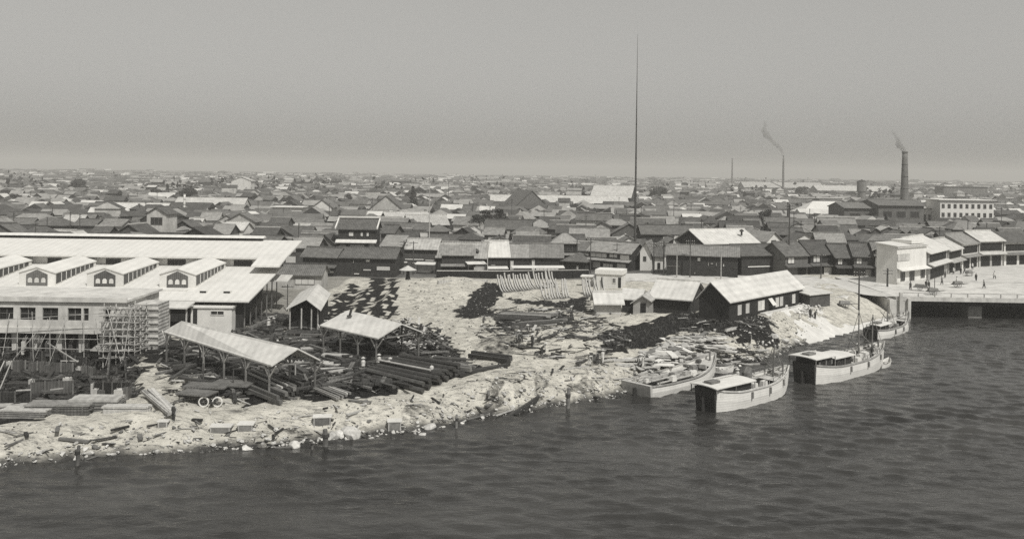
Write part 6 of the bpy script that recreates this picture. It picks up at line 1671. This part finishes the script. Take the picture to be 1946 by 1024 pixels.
# riprap along the waterline
rr = np.random.RandomState(2); pts = []
for (ax, ay), (bx_, by_) in zip(SHORE[:25], SHORE[1:26]):
    if bx_ < -90 or ax > 48: continue
    L_ = math.hypot(bx_ - ax, by_ - ay); u = np.array([bx_ - ax, by_ - ay]) / L_; nrm = np.array([-u[1], u[0]])
    for k in range(int(L_ * 17)):
        d = rr.exponential(1.7) - .5
        if d > 7: continue
        pts.append(np.array([ax, ay]) + u * rr.uniform(0, L_) + nrm * d)
pts = np.array(pts); pts = np.column_stack([pts, gz(pts[:, 0], pts[:, 1])])
scatter('riprap', 'broken pale stones and rubble lining the water edge', pts, ST, [M_stone, M_stone, M_conc, M_stone, M_oldwood], .08, .68, 7, power=2.6)
pl = [px_poly(q) for q in ([(0, 805), (300, 800), (560, 780), (760, 755), (900, 725), (1080, 700), (1210, 690), (1210, 735), (1000, 775), (800, 808), (500, 845), (250, 858), (0, 878)],
                           [(1210, 690), (1300, 640), (1440, 645), (1480, 650), (1440, 680), (1330, 700)], [(1420, 610), (1560, 585), (1570, 610), (1500, 645), (1440, 640)])]
pts = rand_in(pl, 4200, 5)
scatter('bank_rubble', 'small stones and clods strewn over the pale bank', pts, ST, [M_stone, M_stone, M_oldwood, M_conc, M_rail], .05, .36, 8, power=3)
pl = [px_poly(q) for q in ([(300, 600), (620, 600), (860, 670), (900, 705), (740, 748), (560, 760), (330, 775), (290, 690)], [(930, 590), (1120, 590), (1200, 640), (1150, 700), (1000, 690), (900, 650)],
                           [(1190, 690), (1290, 640), (1450, 650), (1450, 672), (1330, 695), (1220, 725)], [(1290, 604), (1470, 625), (1450, 645), (1300, 640)])]
pts = rand_in(pl, 2600, 6)
scatter('timber_litter', 'scattered offcuts and loose boards over the yard', pts, BD, [M_timber, M_rail, M_rail, M_dwood, M_mwood], .2, 1.0, 9, flat=1.0, power=1.8, tilt=.16)  # mostly dark mix: yard shadow put into the board colours
pts = rand_in([PIT, px_poly([(0, 650), (250, 660), (262, 690), (0, 700)])], 2000, 9)
scatter('pit_litter', 'loose boards and bars lying in the dark foundation pit', pts, BD, [M_dwood, M_rail, M_mwood, M_rail, M_rail, M_dwood, M_dwood], .3, 1.2, 10, flat=1.0, power=1.6, tilt=.25)
# pale planks and mats heaped between barge and slope
pts = rand_in([px_poly([(1195, 690), (1290, 648), (1340, 650), (1440, 668), (1330, 690), (1250, 712)]), ], 420, 16)
scatter('plank_heap', 'heap of pale boards landed along the beach behind the barges', pts, BD, [M_timber, M_tin, M_white, M_tin, M_oldwood], .5, 2.0, 12, flat=.5, power=1.4, tilt=.07)
# dark coal and scrap heap right of the shorter open shed
pts = rand_in([px_poly([(740, 628), (770, 620), (830, 640), (855, 665), (830, 676), (760, 668)])], 900, 17); pts[:, 2] += np.random.RandomState(3).rand(len(pts)) ** 2 * 1.4
scatter('scrap_heap', 'dark heap of scrap and stones right of the shorter open shed', pts, ST + BD, [M_rail, M_rail, M_oldwood, M_dwood, M_stone], .2, .95, 13, flat=.9)
pts = rand_in([px_poly([(1462, 600), (1480, 582), (1560, 580), (1562, 600), (1520, 612)])], 420, 18); pts[:, 2] += .15
scatter('stone_heap', 'big heap of pale stones in front of the largest gabled shed', pts, ST, [M_stone, M_white, M_stone], .2, .8, 14)
pts = rand_in([px_poly([(278, 590), (310, 580), (330, 612), (300, 650), (262, 660)])], 380, 19); pts[:, 2] += np.random.RandomState(4).rand(len(pts)) * .8
scatter('builders_rubble', 'builders rubble and boards between the scaffold and the long shed', pts, ST + BD, [M_stone, M_oldwood, M_rail, M_timber], .25, 1.1, 15)
# weeds on the slope
wr_ = random.Random(6); mb = MB()
for x, y, z in rand_in([px_poly([(1140, 648), (1200, 628), (1300, 612), (1320, 628), (1220, 665), (1160, 676)]), px_poly([(1300, 608), (1470, 625), (1460, 645), (1310, 640)]), px_poly([(440, 600), (500, 600), (560, 615), (460, 625), (400, 612)])], 2600, 20):
    a = wr_.uniform(0, 6.28); s = wr_.uniform(.15, .5)
    mb.poly([(x, y, z - .05), (x + .12 * math.cos(a), y + .12 * math.sin(a), z - .05), (x + wr_.uniform(-.3, .3), y + wr_.uniform(-.3, .3), z + s)])
wo = mb.build('weeds', mat('weed', .06, .9, .4, 2)); tag(wo, 'dark rough weeds on the slopes below the sheds', kind='stuff')

# stone piles and sand mound in sacks: handcarts on the street
def handcart(label, px, py, yaw, z=None):
    p = P(px, py) if z is None else at(px, py, z)
    root = thing('handcart', label, 'handcart', p, yaw, 'handcarts on the street')
    MB().box(-1.2, 1.2, -.5, .5, .62, .74).build('bed', M_mwood, root); MB().hexa([(-1, -.4, .742), (1, -.4, .742), (1, .4, .742), (-1, .4, .742)], [(-.8, -.3, 1.25), (.8, -.3, 1.25), (.8, .3, 1.25), (-.8, .3, 1.25)]).build('load', M_oldwood, root)
    for y in (-.58, .58):
        m = MB(); ring(m, (0, y, .45), .45, .06, .07); m.build('wheel', M_oldwood, root)
    for y in (-.3, .3): MB().bar((1.2, y, .68), (2.4, y * .8, .8), .06).build('shaft', M_oldwood, root)
handcart('loaded handcart at the bridge railing', 1773, 560, R(5), bz + .02); handcart('handcart farther out on the bridge street', 1820, 546, R(10), bz + .05); handcart('loaded handcart before the shop with the dark verandah', 1842, 524, R(40), bz + .05); handcart('handcart standing by the corner shop awning', 1748, 552, R(-30), bz + .05)
handcart('long low cart by the quay near the twin-arm pole', 1605, 585, R(2))
# heaps on the street and near bridge
# people
def person(label, p, yaw, dark=True, hat=True, pose='stand', group=None):
    root = thing('person', label, 'person', p, yaw, group)
    bm = bmesh.new()
    lean = {'stand': 0, 'walk': .06, 'bend': .75, 'carry': .1}[pose]
    st_ = .22 if pose in ('walk', 'carry') else .08
    hip = Vector((0, 0, .88)); chest = hip + Vector((0, -math.sin(lean) * .42, math.cos(lean) * .42)); neck = chest + Vector((0, -math.sin(lean) * .14, math.cos(lean) * .14)); head = neck + Vector((0, -math.sin(lean) * .1 - .02, .12)); top = head + Vector((0, -.01, .13))
    J = [(hip, .14), (chest, .17), (neck, .06), (head, .095), (top, .075)]
    E = [(0, 1), (1, 2), (2, 3), (3, 4)]
    for s in (-1, 1):
        i = len(J)
        fw = s * st_
        J += [(hip + Vector((s * .1, 0, -.06)), .1), (Vector((s * .11, -fw * .6, .47)), .065), (Vector((s * .11, -fw, .08)), .045), (Vector((s * .12, -fw - .16, .03)), .035)]
        E += [(0, i), (i, i + 1), (i + 1, i + 2), (i + 2, i + 3)]
        i = len(J)
        sh = chest + Vector((s * .19, 0, .04))
        if pose == 'carry': el, wr_ = sh + Vector((s * .06, -.12, .02)), sh + Vector((s * .0, -.1, .26))
        elif pose == 'bend': el, wr_ = sh + Vector((s * .03, -.08, -.27)), sh + Vector((0, -.16, -.5))
        else: el, wr_ = sh + Vector((s * .06, .03, -.28)), sh + Vector((s * .07, -.08 - fw * .4, -.52))
        J += [(sh, .065), (el, .045), (wr_, .032), (wr_ + (wr_ - el).normalized() * .15, .03)]
        E += [(1, i), (i, i + 1), (i + 1, i + 2), (i + 2, i + 3)]
    me_ = bpy.data.meshes.new('body'); me_.from_pydata([j[0] for j in J], E, [])
    o = bpy.data.objects.new('body', me_); COL.objects.link(o); o.parent = root
    md = o.modifiers.new('skin', 'SKIN'); sv_ = me_.skin_vertices[0].data
    for k, j in enumerate(J): sv_[k].radius = (j[1], j[1])
    sv_[0].use_root = True
    o.modifiers.new('sub', 'SUBSURF').levels = 1; o.modifiers['sub'].render_levels = 1
    me_.materials.append(M_skin)
    cl = M_cloth_d if dark else M_cloth_w
    # jacket and breeches as rings that follow the body
    n_ = 10; mb = MB()
    def ringpts(c, rx, ry): return [(c[0] + rx * math.cos(2 * math.pi * k / n_), c[1] + ry * math.sin(2 * math.pi * k / n_), c[2]) for k in range(n_)]
    mb.v += ringpts(hip + Vector((0, 0, -.12)), .23, .19) + ringpts(hip + Vector((0, 0, .1)), .2, .16) + ringpts(chest, .24, .18) + ringpts(chest + Vector((0, 0, .1)), .17, .13) + ringpts(neck, .07, .07)
    for r in range(4):
        for k in range(n_): mb.f.append((r * n_ + k, r * n_ + (k + 1) % n_, (r + 1) * n_ + (k + 1) % n_, (r + 1) * n_ + k))
    mb.build('jacket', cl, root)
    lm = MB()
    for s in (-1, 1): lm.tube([hip + Vector((s * .1, 0, -.02)), Vector((s * .11, -s * st_ * .6, .47)), Vector((s * .11, -s * st_, .12))], [.125, .095, .075], 8)
    lm.build('breeches', M_cloth_d if rnd.random() < .6 else cl, root)
    if hat:
        hm_ = MB(); hm_.tube([top + Vector((0, 0, -.04)), top + Vector((0, 0, .03)), top + Vector((0, 0, .13))], [.26, .18, .02], 10); hm_.build('hat', M_straw, root)
    else:
        hm_ = MB(); hm_.tube([head + Vector((0, .02, .02)), top + Vector((0, .01, .0)), top + Vector((0, .01, .05))], [.11, .1, .03], 10); hm_.build('hair', M_cloth_d, root)
    if pose == 'carry': MB().tube([top + Vector((-1.3, 0, .16)), top + Vector((1.3, 0, .16))], .06, 6).build('shoulder_pole', M_timber, root)
    return root
ppl = [(1003, 640, 'stand', True, 'dark clad worker standing on the sand right of the paired workers'), (985, 649, 'walk', True, 'left worker of the pair on the sand below the dark slope'), (991, 649, 'bend', True, 'stooping right worker of the pair on the sand'), (1012, 656, 'walk', True, 'lone dark clad worker in the middle of the sand'), (1030, 674, 'bend', True, 'worker stooping on the sand above the beach'),
       (1213, 702, 'stand', True, 'dark clad worker on the beach at the left end of the barges'), (1222, 700, 'carry', False, 'worker carrying a pole on the beach beside the barges'), (1062, 609, 'stand', True, 'worker in dark clothes standing on the logs'), (1086, 602, 'walk', True, 'worker walking right of the logs'), (1120, 694, 'bend', False, 'pale clad worker stooping at the foot of the sand slope'), (1135, 693, 'stand', True, 'dark clad worker at the foot of the sand slope'), (1145, 690, 'carry', False, 'worker with a pole at the right foot of the sand slope'),
       (1540, 604, 'stand', True, 'worker beside the big stone heap'), (1549, 606, 'bend', True, 'worker stooping beside the stone heap'), (330, 800, 'stand', True, 'worker by the lower end of the leaning boards'), (720, 700, 'stand', False, 'pale clad worker on the pipe pile'), (735, 706, 'bend', False, 'pale clad worker bending over the pipe pile'), (690, 707, 'stand', False, 'pale clad worker left of the pipe pile'), (820, 718, 'stand', False, 'pale clad worker at the right end of the pipes'), (510, 628, 'walk', False, 'pale clad worker under the workshop with the black gable'), (520, 626, 'stand', True, 'dark clad worker near the workshop posts'), (1425, 650, 'walk', True, 'worker on the beach left of the quay')]
for px, py, po, dk_, lab in ppl:
    person(lab, P(px, py), rnd.uniform(0, 6.28), dk_, rnd.random() < .7, po)
for px, py, po, dk_, lab in ((1760, 548, 'walk', True, 'person walking on the bridge street before the corner shop'), (1765, 549, 'walk', True, 'second person on the street before the corner shop'), (1818, 541, 'stand', False, 'person standing in the middle of the bridge street'), (1826, 521, 'stand', True, 'person outside the narrow pale roofed shop'), (1833, 520, 'walk', True, 'person walking past the shops beyond the bridge'), (1848, 512, 'stand', False, 'person in white before the verandah shop'), (1870, 548, 'walk', True, 'person walking at the right end of the bridge street'), (1790, 541, 'walk', True, 'person crossing the bridge street near the loaded cart'), (1796, 528, 'stand', True, 'person under the pent roof of the corner house'), (1812, 521, 'stand', False, 'person in pale clothes by the narrow shop door'), (1855, 534, 'walk', True, 'person walking across the open square'), (1730, 551, 'stand', True, 'person standing by the abutment end of the bridge'), (1890, 530, 'walk', False, 'pale clad person far right on the square')):
    person(lab, at(px, py, bz + .05), rnd.uniform(0, 6.28), dk_, False, po)
def on_boat(root, x, y, z, lab, po, dk_):
    M_ = Matrix.Translation(root.location) @ Matrix.Rotation(root.rotation_euler.z, 4, 'Z'); person(lab, M_ @ Vector((x, y, z)), rnd.uniform(0, 6), dk_, True, po)
on_boat(r2, 13.5, .5, 1.62, 'boatman in pale clothes near the bow of the second cargo boat', 'stand', False); on_boat(r2, 15.2, -.6, 1.75, 'dark clad boatman at the bow of the second cargo boat', 'bend', True); on_boat(r1, 7.6, 1.5, 1.6, 'boatman beside the funnel of the nearest cargo boat', 'stand', False)

pts = rand_in([px_poly([(0, 805), (300, 800), (560, 780), (760, 755), (900, 725), (1080, 700), (1210, 690), (1210, 735), (1000, 770), (800, 800), (500, 838), (250, 852), (0, 870)])], 380, 33)
scatter('driftwood', 'driftwood and broken boards strewn along the bank', pts, BD, [M_oldwood, M_rail, M_timber, M_dwood], .15, .8, 34, flat=1.0, power=1.8, tilt=.12)

pts = rand_in([px_poly([(760, 535), (935, 540), (1120, 560), (1200, 610), (1140, 690), (1000, 720), (900, 720), (850, 650), (800, 620)])], 2600, 36)
scatter('yard_clods', 'clods and small stones strewn over the sandy yard', pts, ST, [M_stone, M_oldwood, M_stone, M_rail, M_conc], .05, .45, 37, power=3)

pts = rand_in([px_poly([(330, 650), (600, 610), (720, 640), (860, 670), (890, 700), (740, 745), (570, 748), (430, 760), (330, 720)])], 1500, 41); pts[:, 2] += .1
scatter('dark_scrap', 'dark beams, bars and scrap lying thick over the timber yard', pts, BD, [M_rail, M_dwood, M_dwood, M_rail, M_mwood], .3, 1.4, 42, flat=1.3, power=1.5, tilt=.12)  # dark colours also stand in for shadow across the yard
